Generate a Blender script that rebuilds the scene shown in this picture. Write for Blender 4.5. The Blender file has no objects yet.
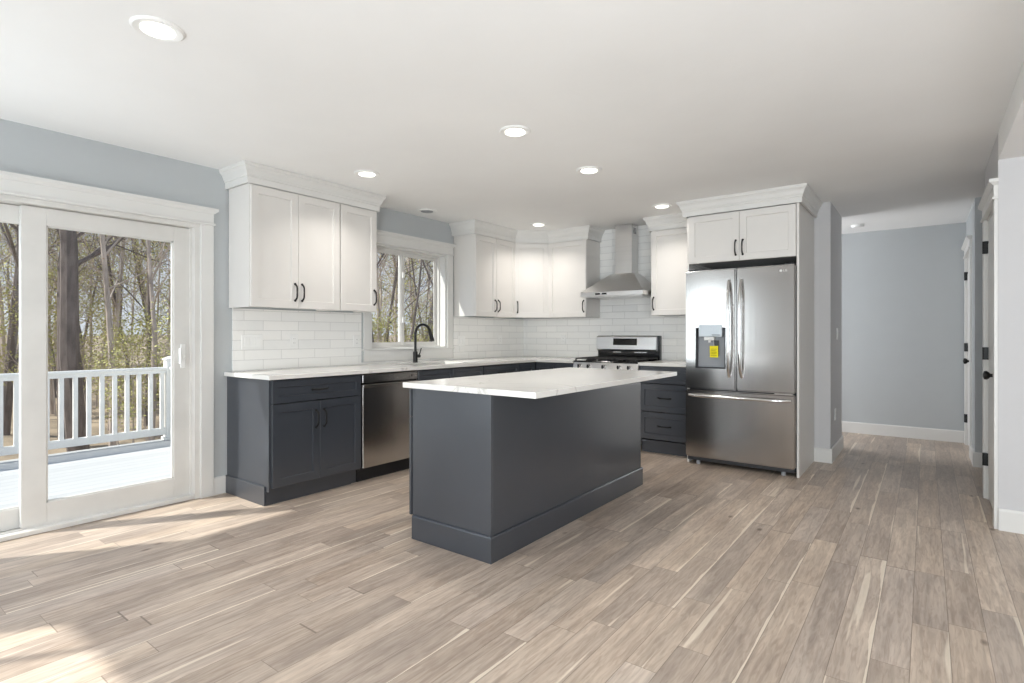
import bpy, bmesh, math, random
from mathutils import Vector, Matrix
R_ = math.radians
random.seed(7)
scene = bpy.context.scene
COL = scene.collection

# ------------------------------------------------------------------ camera
cam_d = bpy.data.cameras.new('camera')
cam = bpy.data.objects.new('camera', cam_d); COL.objects.link(cam)
cam_d.sensor_width = 36.0
cam_d.lens = 548.76 / 1024 * 36
cam_d.shift_y = -(341.5 - 334.85) / 1024
cam_d.clip_start = 0.05; cam_d.clip_end = 500
cam.location = (0, 0, 1.195)
cam.rotation_euler = (R_(90), 0, 0.64674)
scene.camera = cam

# ------------------------------------------------------------------ sky, sun, window and fill light, exposure
SKY, SUN = 0.80, 5.6
world = bpy.data.worlds.new('world'); scene.world = world
world.use_nodes = True
wn = world.node_tree.nodes; wl = world.node_tree.links
wn.clear()
wo = wn.new('ShaderNodeOutputWorld'); wb = wn.new('ShaderNodeBackground')
tc = wn.new('ShaderNodeTexCoord'); sx = wn.new('ShaderNodeSeparateXYZ'); rp = wn.new('ShaderNodeValToRGB')
wl.new(tc.outputs['Generated'], sx.inputs[0]); wl.new(sx.outputs['Z'], rp.inputs[0])
e = rp.color_ramp.elements
e[0].position = 0.0; e[0].color = (0.86, 0.90, 0.98, 1)
e[1].position = 0.55; e[1].color = (0.50, 0.66, 0.98, 1)
wl.new(rp.outputs[0], wb.inputs['Color']); wb.inputs['Strength'].default_value = SKY
wl.new(wb.outputs[0], wo.inputs[0])

sd = bpy.data.lights.new('sun', 'SUN'); sd.energy = SUN; sd.angle = R_(1.2); sd.color = (1.0, 0.96, 0.90)
so = bpy.data.objects.new('sun', sd); COL.objects.link(so)
SUNDIR = Vector((0.57 * math.cos(R_(48)), 0.82 * math.cos(R_(48)), -math.sin(R_(48)))).normalized()
so.rotation_euler = SUNDIR.to_track_quat('-Z', 'Y').to_euler(); so.location = (-8, -8, 12)

def area(name, loc, direction, sx_, sy_, power, color, spread=180):
    d = bpy.data.lights.new(name, 'AREA'); d.shape = 'RECTANGLE'; d.size = sx_; d.size_y = sy_
    d.energy = power; d.color = color; d.spread = R_(spread)
    o = bpy.data.objects.new(name, d); COL.objects.link(o); o.location = loc
    o.rotation_euler = Vector(direction).to_track_quat('-Z', 'Z').to_euler()
    return o
# area lamps behind the camera, boosted as interior fill, and daylight off the hall
area('rear_window_fill', (-3.45, -1.0, 1.25), (0, 1, 0.25), 0.98, 1.8, 38, (0.86, 0.93, 1.0))  # stands for daylight through the inferred left rear window, boosted
area('rear_window_fill', (-0.15, -1.0, 1.20), (-0.2, 1, 0.35), 1.1, 1.7, 80, (0.88, 0.94, 1.0))  # added fill at an invented window, clear of the refrigerator's reflection
area('dining_fill', (2.0, -1.0, 1.2), (0, 1, 0.4), 2.0, 1.6, 110, (0.92, 0.96, 1.0))  # added fill lamp; the dining window was invented to carry it
area('daylight_side_room', (-2.9, 6.95, 1.4), (1, 0, 0), 1.2, 1.4, 42, (0.95, 0.97, 1.0))

scene.view_settings.view_transform = 'Standard'
scene.view_settings.look = 'None'
scene.view_settings.gamma = 1.0
scene.view_settings.use_curve_mapping = False
scene.view_settings.exposure = 0.25
try:
    cy = scene.cycles
    cy.max_bounces = 12; cy.diffuse_bounces = 6; cy.glossy_bounces = 5; cy.transparent_max_bounces = 16
    cy.sample_clamp_indirect = 6.0; cy.caustics_reflective = False; cy.caustics_refractive = False
    cy.use_denoising = True
except Exception:
    pass

# ------------------------------------------------------------------ materials
def srgb(r, g, b):
    f = lambda c: (c / 255 / 12.92) if c / 255 <= 0.04045 else ((c / 255 + 0.055) / 1.055) ** 2.4
    return (f(r), f(g), f(b), 1)

def newmat(name):
    m = bpy.data.materials.new(name); m.use_nodes = True
    nt = m.node_tree; return m, nt, nt.nodes['Principled BSDF']

def mat(name, col, rough=0.5, metal=0.0, var=0.04, vscale=6.0, bump=0.0, bscale=60.0, stretch=(1, 1, 1), spec=0.5, aniso=0.0, coat=0.0):
    m, nt, bs = newmat(name)
    N = nt.nodes.new; L = nt.links.new
    g = N('ShaderNodeNewGeometry'); mp = N('ShaderNodeMapping'); mp.inputs['Scale'].default_value = stretch
    L(g.outputs['Position'], mp.inputs['Vector'])
    n = N('ShaderNodeTexNoise'); n.inputs['Scale'].default_value = vscale; n.inputs['Detail'].default_value = 3
    L(mp.outputs[0], n.inputs['Vector'])
    r = N('ShaderNodeValToRGB')
    c0 = [max(0, c * (1 - var)) for c in col[:3]] + [1]; c1 = [min(1, c * (1 + var)) for c in col[:3]] + [1]
    r.color_ramp.elements[0].position = 0.3; r.color_ramp.elements[0].color = c0
    r.color_ramp.elements[1].position = 0.7; r.color_ramp.elements[1].color = c1
    L(n.outputs['Fac'], r.inputs[0]); L(r.outputs[0], bs.inputs['Base Color'])
    bs.inputs['Roughness'].default_value = rough; bs.inputs['Metallic'].default_value = metal
    bs.inputs['Specular IOR Level'].default_value = spec
    bs.inputs['Anisotropic'].default_value = aniso
    bs.inputs['Coat Weight'].default_value = coat; bs.inputs['Coat Roughness'].default_value = 0.22; bs.inputs['Coat IOR'].default_value = 1.75
    if bump:
        n2 = N('ShaderNodeTexNoise'); n2.inputs['Scale'].default_value = bscale; n2.inputs['Detail'].default_value = 4
        L(mp.outputs[0], n2.inputs['Vector'])
        b = N('ShaderNodeBump'); b.inputs['Strength'].default_value = bump; b.inputs['Distance'].default_value = 0.01
        L(n2.outputs['Fac'], b.inputs['Height']); L(b.outputs[0], bs.inputs['Normal'])
    return m

M = {}
M['ceiling'] = mat('ceiling_plaster', srgb(238, 238, 237), 0.9, var=0.02, vscale=1.5, bump=0.35, bscale=4.5)
M['wall'] = mat('wall_blue_grey', srgb(182, 186, 188), 0.75, var=0.01, bump=0.03, bscale=90)
M['wall_light'] = mat('wall_pale_grey', srgb(200, 199, 200), 0.75, var=0.01, bump=0.03, bscale=90)
M['trim'] = mat('trim_white', srgb(218, 217, 214), 0.4, var=0.01)
M['cab_white'] = mat('cabinet_white', srgb(220, 217, 213), 0.38, var=0.01)
M['cab_slate'] = mat('cabinet_slate', srgb(56, 60, 67), 0.36, var=0.05, vscale=3, spec=0.6, coat=0.35)
M['cab_dark'] = mat('toe_kick_dark', srgb(30, 30, 32), 0.6)
M['black'] = mat('black_metal', srgb(24, 23, 23), 0.38, metal=0.3)
M['blackgloss'] = mat('black_gloss', srgb(14, 14, 16), 0.12)
M['iron'] = mat('cast_iron', srgb(28, 27, 27), 0.6, bump=0.1, bscale=200)
M['steel'] = mat('stainless_steel', (0.46, 0.445, 0.43, 1), 0.19, metal=1.0, var=0.05, vscale=0.5, bump=0.05, bscale=1.6, stretch=(6, 6, 0.25), aniso=0.3)
M['steel_h'] = mat('stainless_steel_bright', (0.70, 0.69, 0.68, 1), 0.30, metal=1.0, var=0.02, vscale=2, bump=0.02, bscale=40, stretch=(0.3, 0.3, 30), aniso=0.4)
M['chrome'] = mat('chrome_handle', (0.75, 0.75, 0.75, 1), 0.16, metal=1.0)
M['grey_plastic'] = mat('grey_plastic', srgb(150, 153, 157), 0.4)
M['pad'] = mat('dispenser_pad_silver', srgb(196, 204, 210), 0.35, metal=0.2)
M['dark_plastic'] = mat('dark_plastic', srgb(52, 53, 56), 0.4)
M['white_plastic'] = mat('white_plastic', srgb(236, 236, 234), 0.35)
M['door_vinyl'] = mat('white_door_vinyl', srgb(214, 212, 208), 0.35)
M['vinyl'] = mat('white_vinyl', srgb(240, 238, 233), 0.35)
M['yellow'] = mat('yellow_paper', srgb(240, 225, 20), 0.6)
M['print'] = mat('tag_print', srgb(90, 80, 20), 0.6)
M['deck_paint'] = mat('deck_composite', srgb(205, 208, 210), 0.6, var=0.05)
M['bark'] = mat('bark_brown', srgb(112, 101, 95), 0.9, var=0.35, vscale=9, bump=0.5, bscale=14, stretch=(1, 1, 0.25))
M['bark_pale'] = mat('bark_grey', srgb(186, 172, 160), 0.9, var=0.3, vscale=9, bump=0.4, bscale=14, stretch=(1, 1, 0.25))
M['bark_white'] = mat('bark_birch', srgb(205, 200, 190), 0.8, var=0.25, vscale=12)
M['leaf_lime'] = mat('leaf_spring', srgb(176, 172, 104), 0.7, var=0.35, vscale=3)
M['leaf_brown'] = mat('leaf_bud', srgb(172, 148, 126), 0.8, var=0.3, vscale=3)
M['leaf_pine'] = mat('needle_pine', srgb(84, 104, 74), 0.8, var=0.35, vscale=4)
M['ground'] = mat('leaf_litter', srgb(150, 134, 112), 0.95, var=0.35, vscale=1.5, bump=0.6, bscale=8)

def node_math(nt, op, a, b=None, c=None):
    n = nt.nodes.new('ShaderNodeMath'); n.operation = op
    for i, v in enumerate((a, b, c)):
        if v is None: continue
        if isinstance(v, (int, float)): n.inputs[i].default_value = v
        else: nt.links.new(v, n.inputs[i])
    return n.outputs[0]

def glass_mat():
    m, nt, bs = newmat('window_glass'); nt.nodes.remove(bs)
    N = nt.nodes.new; L = nt.links.new
    t = N('ShaderNodeBsdfTransparent'); g = N('ShaderNodeBsdfGlossy'); g.inputs['Roughness'].default_value = 0.02
    t.inputs['Color'].default_value = (0.95, 0.965, 0.96, 1)
    f = N('ShaderNodeLayerWeight'); f.inputs['Blend'].default_value = 0.5
    k = node_math(nt, 'ADD', 0.03, node_math(nt, 'MULTIPLY', node_math(nt, 'POWER', f.outputs['Facing'], 5.0), 0.45))
    mx = N('ShaderNodeMixShader'); L(k, mx.inputs[0]); L(t.outputs[0], mx.inputs[1]); L(g.outputs[0], mx.inputs[2])
    L(mx.outputs[0], nt.nodes['Material Output'].inputs[0]); return m
M['glass'] = glass_mat()

def emit_mat(name, col, s):
    m, nt, bs = newmat(name)
    bs.inputs['Base Color'].default_value = (0.9, 0.9, 0.88, 1)
    bs.inputs['Emission Color'].default_value = col; bs.inputs['Emission Strength'].default_value = s
    return m
M['lens'] = emit_mat('lamp_lens', (1, 0.96, 0.88, 1), 3.0)

def mixc(nt, fac, a, b, mode='MIX'):
    n = nt.nodes.new('ShaderNodeMix'); n.data_type = 'RGBA'; n.blend_type = mode
    for sock, v in ((n.inputs[0], fac), (n.inputs[6], a), (n.inputs[7], b)):
        if isinstance(v, (int, float, tuple, list)): sock.default_value = v
        else: nt.links.new(v, sock)
    return n.outputs[2]

def floor_mat():
    m, nt, bs = newmat('oak_planks'); N = nt.nodes.new; L = nt.links.new
    g = N('ShaderNodeNewGeometry'); s = N('ShaderNodeSeparateXYZ'); L(g.outputs['Position'], s.inputs[0])
    X, Y = s.outputs['X'], s.outputs['Y']
    mt = lambda *a: node_math(nt, *a)
    W, LEN = 0.119, 0.95
    xr = mt('DIVIDE', mt('ADD', X, 10.043), W)
    row = mt('FLOOR', xr); fx = mt('FRACT', xr)
    w1 = N('ShaderNodeTexWhiteNoise'); w1.noise_dimensions = '1D'; L(row, w1.inputs['W'])
    yo = mt('ADD', mt('DIVIDE', mt('ADD', Y, 20.0), LEN), mt('MULTIPLY', w1.outputs['Value'], 7.3))
    # uneven plank lengths: warp the coordinate along the row
    yo = mt('ADD', yo, mt('MULTIPLY', mt('SINE', mt('ADD', mt('MULTIPLY', yo, 2.1), mt('MULTIPLY', row, 1.7))), 0.28))
    col = mt('FLOOR', yo); fy = mt('FRACT', yo)
    cid = N('ShaderNodeCombineXYZ'); L(row, cid.inputs[0]); L(col, cid.inputs[1])
    w2 = N('ShaderNodeTexWhiteNoise'); w2.noise_dimensions = '3D'; L(cid.outputs[0], w2.inputs['Vector'])
    sc = N('ShaderNodeSeparateColor'); L(w2.outputs['Color'], sc.inputs[0])
    ramp = N('ShaderNodeValToRGB'); L(sc.outputs[0], ramp.inputs[0])
    el = ramp.color_ramp.elements
    el[0].position = 0; el[0].color = srgb(176, 162, 150)
    el[1].position = 1; el[1].color = srgb(203, 187, 171)
    for p, c in ((0.25, (186, 173, 162)), (0.5, (191, 175, 160)), (0.75, (198, 185, 174))):
        q = el.new(p); q.color = srgb(*c)
    # grain
    v = N('ShaderNodeCombineXYZ')
    L(mt('MULTIPLY', X, 38.0), v.inputs[0]); L(mt('MULTIPLY', Y, 1.8), v.inputs[1]); L(mt('MULTIPLY', sc.outputs[1], 60.0), v.inputs[2])
    n1 = N('ShaderNodeTexNoise'); n1.inputs['Scale'].default_value = 1.0; n1.inputs['Detail'].default_value = 6; n1.inputs['Distortion'].default_value = 0.6
    L(v.outputs[0], n1.inputs['Vector'])
    gr = N('ShaderNodeValToRGB'); L(n1.outputs['Fac'], gr.inputs[0])
    gr.color_ramp.elements[0].position = 0.30; gr.color_ramp.elements[0].color = (0.77, 0.755, 0.745, 1)
    gr.color_ramp.elements[1].position = 0.66; gr.color_ramp.elements[1].color = (1.06, 1.05, 1.04, 1)
    c = mixc(nt, 1.0, ramp.outputs[0], gr.outputs[0], 'MULTIPLY')
    # blotchy broad tone
    v3 = N('ShaderNodeCombineXYZ')
    L(mt('MULTIPLY', X, 5.0), v3.inputs[0]); L(mt('MULTIPLY', Y, 1.6), v3.inputs[1]); L(mt('MULTIPLY', sc.outputs[2], 40.0), v3.inputs[2])
    n3 = N('ShaderNodeTexNoise'); n3.inputs['Scale'].default_value = 1.0; n3.inputs['Detail'].default_value = 4; L(v3.outputs[0], n3.inputs['Vector'])
    br = N('ShaderNodeValToRGB'); L(n3.outputs['Fac'], br.inputs[0])
    br.color_ramp.elements[0].position = 0.33; br.color_ramp.elements[0].color = (0.80, 0.785, 0.78, 1)
    br.color_ramp.elements[1].position = 0.62; br.color_ramp.elements[1].color = (1.05, 1.04, 1.02, 1)
    c = mixc(nt, 1.0, c, br.outputs[0], 'MULTIPLY')
    # mid-scale figure in the wood
    v5 = N('ShaderNodeCombineXYZ')
    L(mt('MULTIPLY', X, 60.0), v5.inputs[0]); L(mt('MULTIPLY', Y, 7.0), v5.inputs[1]); L(mt('MULTIPLY', sc.outputs[0], 30.0), v5.inputs[2])
    n5 = N('ShaderNodeTexNoise'); n5.inputs['Scale'].default_value = 1.0; n5.inputs['Detail'].default_value = 5; n5.inputs['Distortion'].default_value = 1.2; L(v5.outputs[0], n5.inputs['Vector'])
    fr5 = N('ShaderNodeValToRGB'); L(n5.outputs['Fac'], fr5.inputs[0])
    fr5.color_ramp.elements[0].position = 0.34; fr5.color_ramp.elements[0].color = (0.82, 0.79, 0.77, 1)
    fr5.color_ramp.elements[1].position = 0.60; fr5.color_ramp.elements[1].color = (1.04, 1.04, 1.03, 1)
    c = mixc(nt, 1.0, c, fr5.outputs[0], 'MULTIPLY')
    # pale sapwood streaks along some planks
    v4 = N('ShaderNodeCombineXYZ')
    L(mt('MULTIPLY', X, 17.0), v4.inputs[0]); L(mt('MULTIPLY', Y, 0.55), v4.inputs[1]); L(mt('MULTIPLY', sc.outputs[1], 90.0), v4.inputs[2])
    n4 = N('ShaderNodeTexNoise'); n4.inputs['Scale'].default_value = 1.0; n4.inputs['Detail'].default_value = 2.5; L(v4.outputs[0], n4.inputs['Vector'])
    sr = N('ShaderNodeValToRGB'); L(n4.outputs['Fac'], sr.inputs[0])
    sr.color_ramp.elements[0].position = 0.675; sr.color_ramp.elements[0].color = (0, 0, 0, 1)
    sr.color_ramp.elements[1].position = 0.70; sr.color_ramp.elements[1].color = (1, 1, 1, 1)
    sap = mt('MULTIPLY', sr.outputs[0], 0.6)
    # sapwood along one edge of a few planks
    edge = mt('MULTIPLY', mt('LESS_THAN', sc.outputs[2], 0.20), mt('GREATER_THAN', mt('ADD', fx, mt('MULTIPLY', n3.outputs['Fac'], 0.55)), 1.19))
    sap = mt('MAXIMUM', sap, mt('MULTIPLY', edge, 0.7))
    c = mixc(nt, sap, c, srgb(232, 219, 200))
    # knots
    vk = N('ShaderNodeCombineXYZ'); L(mt('MULTIPLY', X, 2.6), vk.inputs[0]); L(mt('MULTIPLY', Y, 1.3), vk.inputs[1])
    vo = N('ShaderNodeTexVoronoi'); vo.inputs['Scale'].default_value = 1.6; L(vk.outputs[0], vo.inputs['Vector'])
    kr = N('ShaderNodeValToRGB'); L(vo.outputs['Distance'], kr.inputs[0])
    kr.color_ramp.elements[0].position = 0.025; kr.color_ramp.elements[0].color = (1, 1, 1, 1)
    kr.color_ramp.elements[1].position = 0.075; kr.color_ramp.elements[1].color = (0, 0, 0, 1)
    vs = N('ShaderNodeSeparateColor'); L(vo.outputs['Color'], vs.inputs[0])
    kn = mt('MULTIPLY', mt('MULTIPLY', kr.outputs[0], mt('LESS_THAN', vs.outputs[0], 0.8)), 0.75)
    c = mixc(nt, kn, c, srgb(84, 66, 54))
    # seams
    ex = mt('MINIMUM', fx, mt('SUBTRACT', 1.0, fx)); ey = mt('MINIMUM', fy, mt('SUBTRACT', 1.0, fy))
    seam = mt('MAXIMUM', mt('LESS_THAN', ex, 0.011), mt('LESS_THAN', ey, 0.0018))
    c = mixc(nt, mt('MULTIPLY', seam, 0.55), c, srgb(92, 78, 68))
    L(c, bs.inputs['Base Color'])
    rr = mt('ADD', 0.30, mt('MULTIPLY', n1.outputs['Fac'], 0.14)); L(rr, bs.inputs['Roughness'])
    bs.inputs['Specular IOR Level'].default_value = 0.5
    b = N('ShaderNodeBump'); b.inputs['Strength'].default_value = 0.25; b.inputs['Distance'].default_value = 0.002
    L(mt('SUBTRACT', mt('MULTIPLY', n1.outputs['Fac'], 0.5), seam), b.inputs['Height']); L(b.outputs[0], bs.inputs['Normal'])
    return m
M['floor'] = floor_mat()

def tile_mat(name, axis, off):
    m, nt, bs = newmat(name); N = nt.nodes.new; L = nt.links.new
    g = N('ShaderNodeNewGeometry'); s = N('ShaderNodeSeparateXYZ'); L(g.outputs['Position'], s.inputs[0])
    v = N('ShaderNodeCombineXYZ')
    L(node_math(nt, 'SUBTRACT', s.outputs[axis], off), v.inputs[0]); L(node_math(nt, 'SUBTRACT', s.outputs['Z'], 0.9205), v.inputs[1])
    b = N('ShaderNodeTexBrick'); L(v.outputs[0], b.inputs['Vector'])
    b.inputs['Scale'].default_value = 1.0; b.inputs['Brick Width'].default_value = 0.309; b.inputs['Row Height'].default_value = 0.0775
    b.inputs['Mortar Size'].default_value = 0.0016; b.inputs['Mortar Smooth'].default_value = 0.2
    b.offset = 0.5; b.inputs['Bias'].default_value = 0.0
    b.inputs['Color1'].default_value = srgb(243, 242, 239); b.inputs['Color2'].default_value = srgb(236, 236, 234)
    b.inputs['Mortar'].default_value = srgb(205, 205, 203)
    L(b.outputs['Color'], bs.inputs['Base Color'])
    bs.inputs['Roughness'].default_value = 0.13
    n = N('ShaderNodeTexNoise'); n.inputs['Scale'].default_value = 16; n.inputs['Detail'].default_value = 2; L(g.outputs['Position'], n.inputs['Vector'])
    h = node_math(nt, 'SUBTRACT', node_math(nt, 'MULTIPLY', n.outputs['Fac'], 1.1), b.outputs['Fac'])
    bp = N('ShaderNodeBump'); bp.inputs['Strength'].default_value = 0.6; bp.inputs['Distance'].default_value = 0.004
    L(h, bp.inputs['Height']); L(bp.outputs[0], bs.inputs['Normal'])
    return m
M['tile_left'] = tile_mat('subway_tile_left', 'Y', 2.151)
M['tile_back'] = tile_mat('subway_tile_back', 'X', -4.18)

def quartz_mat():
    m, nt, bs = newmat('white_quartz'); N = nt.nodes.new; L = nt.links.new
    g = N('ShaderNodeNewGeometry')
    n = N('ShaderNodeTexNoise'); n.inputs['Scale'].default_value = 1.7; n.inputs['Detail'].default_value = 5; n.inputs['Distortion'].default_value = 1.3
    L(g.outputs['Position'], n.inputs['Vector'])
    d = node_math(nt, 'ABSOLUTE', node_math(nt, 'SUBTRACT', n.outputs['Fac'], 0.53))
    r = N('ShaderNodeValToRGB'); L(d, r.inputs[0])
    r.color_ramp.elements[0].position = 0.0; r.color_ramp.elements[0].color = (1, 1, 1, 1)
    r.color_ramp.elements[1].position = 0.014; r.color_ramp.elements[1].color = (0, 0, 0, 1)
    n2 = N('ShaderNodeTexNoise'); n2.inputs['Scale'].default_value = 1.1; L(g.outputs['Position'], n2.inputs['Vector'])
    msk = N('ShaderNodeValToRGB'); L(n2.outputs['Fac'], msk.inputs[0])
    msk.color_ramp.elements[0].position = 0.5; msk.color_ramp.elements[1].position = 0.62
    f = node_math(nt, 'MULTIPLY', node_math(nt, 'MULTIPLY', r.outputs[0], msk.outputs[0]), 0.45)
    c = mixc(nt, f, srgb(230, 228, 224), srgb(152, 147, 140)); L(c, bs.inputs['Base Color'])
    bs.inputs['Roughness'].default_value = 0.10
    return m
M['quartz'] = quartz_mat()

def deck_mat():
    m, nt, bs = newmat('deck_boards'); N = nt.nodes.new; L = nt.links.new
    g = N('ShaderNodeNewGeometry'); s = N('ShaderNodeSeparateXYZ'); L(g.outputs['Position'], s.inputs[0])
    q = node_math(nt, 'DIVIDE', s.outputs['X'], 0.14); fr = node_math(nt, 'FRACT', q)
    seam = node_math(nt, 'LESS_THAN', fr, 0.05)
    w = N('ShaderNodeTexWhiteNoise'); w.noise_dimensions = '1D'; L(node_math(nt, 'FLOOR', q), w.inputs['W'])
    c = mixc(nt, w.outputs['Value'], srgb(180, 181, 180), srgb(196, 196, 194))
    c = mixc(nt, node_math(nt, 'MULTIPLY', seam, 0.6), c, srgb(120, 122, 126)); L(c, bs.inputs['Base Color'])
    bs.inputs['Roughness'].default_value = 0.6; return m
M['deck'] = deck_mat()

# ------------------------------------------------------------------ mesh helpers
class MB:
    def __init__(s): s.bm = bmesh.new()
    def box(s, x0, x1, y0, y1, z0, z1, bev=0.0, seg=1):
        r = bmesh.ops.create_cube(s.bm, size=1.0); vs = r['verts']
        for v in vs:
            v.co = Vector(((x0 + x1) / 2 + v.co.x * (x1 - x0), (y0 + y1) / 2 + v.co.y * (y1 - y0), (z0 + z1) / 2 + v.co.z * (z1 - z0)))
        if bev:
            es = list({e for v in vs for e in v.link_edges})
            bmesh.ops.bevel(s.bm, geom=es, offset=bev, segments=seg, affect='EDGES', clamp_overlap=True)
        return s
    def cyl(s, c, axis, r, h, seg=20, r2=None, bev=0):
        """cylinder starting at c going h along axis"""
        a = Vector(axis).normalized(); q = Vector((0, 0, 1)).rotation_difference(a).to_matrix().to_4x4()
        mtx = Matrix.Translation(Vector(c) + a * h / 2) @ q
        bmesh.ops.create_cone(s.bm, cap_ends=True, segments=seg, radius1=r, radius2=r if r2 is None else r2, depth=h, matrix=mtx)
        return s
    def tube(s, pts, r, seg=8, cap=True, flat=None):
        pts = [Vector(p) for p in pts]; n = len(pts)
        rs = r if isinstance(r, (list, tuple)) else [r] * n
        rings = []; up = None
        for i in range(n):
            t = (pts[min(i + 1, n - 1)] - pts[max(i - 1, 0)]).normalized()
            if up is None:
                up = Vector((0, 0, 1)) if abs(t.z) < 0.9 else Vector((1, 0, 0))
            a = t.cross(up)
            if a.length < 1e-5: a = t.orthogonal()
            a.normalize(); b = a.cross(t).normalized(); up = b
            fa, fb = (flat or (1, 1))
            rings.append([s.bm.verts.new(pts[i] + a * math.cos(2 * math.pi * k / seg) * rs[i] * fa + b * math.sin(2 * math.pi * k / seg) * rs[i] * fb) for k in range(seg)])
        for i in range(n - 1):
            for k in range(seg):
                s.bm.faces.new((rings[i][k], rings[i][(k + 1) % seg], rings[i + 1][(k + 1) % seg], rings[i + 1][k]))
        if cap:
            s.bm.faces.new(rings[0][::-1]); s.bm.faces.new(rings[-1])
        return s
    def lathe(s, c, prof, seg=32, axis='Z'):
        """prof = [(r, h)] around an axis through c; open ends closed when r=0"""
        c = Vector(c); rings = []
        for r, h in prof:
            ring = []
            for k in range(seg):
                a = 2 * math.pi * k / seg
                p = Vector((r * math.cos(a), r * math.sin(a), h))
                if axis == 'Y': p = Vector((p.x, p.z, p.y))
                if axis == 'X': p = Vector((p.z, p.x, p.y))
                ring.append(s.bm.verts.new(c + p))
            rings.append(ring)
        for i in range(len(rings) - 1):
            for k in range(seg):
                s.bm.faces.new((rings[i][k], rings[i][(k + 1) % seg], rings[i + 1][(k + 1) % seg], rings[i + 1][k]))
        s.bm.faces.new(rings[0][::-1]); s.bm.faces.new(rings[-1])
        return s
    def loft(s, sections):
        """closed cross sections (lists of points, same count) joined and capped"""
        rings = [[s.bm.verts.new(p) for p in sec] for sec in sections]
        n = len(rings[0])
        for i in range(len(rings) - 1):
            for k in range(n):
                s.bm.faces.new((rings[i][k], rings[i][(k + 1) % n], rings[i + 1][(k + 1) % n], rings[i + 1][k]))
        s.bm.faces.new(rings[0][::-1]); s.bm.faces.new(rings[-1]); return s
    def build(s, name, m, parent=None, smooth=False, loc=None):
        bmesh.ops.recalc_face_normals(s.bm, faces=s.bm.faces[:])
        me = bpy.data.meshes.new(name); s.bm.to_mesh(me); s.bm.free()
        for mm in (m if isinstance(m, (list, tuple)) else [m]): me.materials.append(mm)
        if smooth:
            for p in me.polygons: p.use_smooth = True
            try: me.set_sharp_from_angle(angle=R_(35))
            except Exception: pass
        o = bpy.data.objects.new(name, me); COL.objects.link(o)
        if parent: o.parent = parent
        if loc: o.location = loc
        return o

def slab(mb, us, vs, inside, w0, w1, plane='XY', dissolve=True):
    """cells of a grid extruded from w0 to w1; plane XY (w=z), YZ (w=x), XZ (w=y)"""
    bm = mb.bm; cache = {}
    def P(u, v, w):
        k = (round(u, 5), round(v, 5), round(w, 5))
        if k not in cache:
            co = {'XY': (u, v, w), 'YZ': (w, u, v), 'XZ': (u, w, v)}[plane]
            cache[k] = bm.verts.new(co)
        return cache[k]
    cell = lambda i, j: 0 <= i < len(us) - 1 and 0 <= j < len(vs) - 1 and inside((us[i] + us[i + 1]) / 2, (vs[j] + vs[j + 1]) / 2)
    fs = []
    for i in range(len(us) - 1):
        for j in range(len(vs) - 1):
            if not cell(i, j): continue
            a, b, c, d = us[i], us[i + 1], vs[j], vs[j + 1]
            for w in (w0, w1):
                fs.append(bm.faces.new((P(a, c, w), P(b, c, w), P(b, d, w), P(a, d, w))))
            if not cell(i - 1, j): fs.append(bm.faces.new((P(a, c, w0), P(a, d, w0), P(a, d, w1), P(a, c, w1))))
            if not cell(i + 1, j): fs.append(bm.faces.new((P(b, c, w0), P(b, d, w0), P(b, d, w1), P(b, c, w1))))
            if not cell(i, j - 1): fs.append(bm.faces.new((P(a, c, w0), P(b, c, w0), P(b, c, w1), P(a, c, w1))))
            if not cell(i, j + 1): fs.append(bm.faces.new((P(a, d, w0), P(b, d, w0), P(b, d, w1), P(a, d, w1))))
    bmesh.ops.recalc_face_normals(bm, faces=fs)
    if dissolve:
        bmesh.ops.dissolve_limit(bm, angle_limit=0.01, verts=list(cache.values()), edges=list({e for v in cache.values() for e in v.link_edges}))
    return mb

def sweep(mb, path, prof, closed_ends=True):
    """moulding profile [(out, z)] swept along a 2D path (list of (x,y)), outward = right-hand side of travel, mitred"""
    n = len(path); pts = [Vector(p) for p in path]; secs = []
    for i in range(n):
        dirs = []
        if i > 0: dirs.append((pts[i] - pts[i - 1]).normalized())
        if i < n - 1: dirs.append((pts[i + 1] - pts[i]).normalized())
        nr = [Vector((d.y, -d.x)) for d in dirs]
        m = nr[0] if len(nr) == 1 else (nr[0] + nr[1]).normalized()
        k = 1 / max(0.3, m.dot(nr[0]))
        secs.append([(pts[i].x + m.x * o * k, pts[i].y + m.y * o * k, z) for o, z in prof])
    return mb.loft(secs)

def root(name, loc=(0, 0, 0), rz=0.0, label=None, cat=None, group=None, kind=None):
    o = bpy.data.objects.new(name, None); COL.objects.link(o)
    o.location = loc; o.rotation_euler = (0, 0, rz); o.empty_display_size = 0.1
    tag(o, label, cat, group, kind); return o
def tag(o, label=None, cat=None, group=None, kind=None):
    if label: o['label'] = label
    if cat: o['category'] = cat
    if group: o['group'] = group
    if kind: o['kind'] = kind
    return o
def struct(mb, name, m, label=None, **kw):
    o = mb.build(name, m, **kw); o['kind'] = 'structure'
    if label: o['label'] = label
    return o
def copy_tree(o, parent=None):
    c = o.copy(); COL.objects.link(c); c.parent = parent
    for ch in list(o.children): copy_tree(ch, c)
    return c

WX, BY, CH = -4.245, 5.87, 2.437          # left wall, kitchen back wall, ceiling
RW, RY = 0.352, -0.80                     # hall right wall plane, rear wall
HL = 6.72
HB = 7.86                                 # hall back wall
FH = 0.9

# ------------------------------------------------------------------ room shell
mb = MB(); mb.box(WX - 0.16, 3.9, RY - 0.15, HB + 0.2, -0.12, 0.0)
struct(mb, 'floor', M['floor'], 'pale taupe wood plank floor with cream streaks and small knots')
mb = MB(); mb.box(WX - 0.16, 3.9, RY - 0.15, HB + 0.2, CH, CH + 0.15)
struct(mb, 'ceiling', M['ceiling'], 'white lightly trowelled plaster ceiling')

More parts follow.
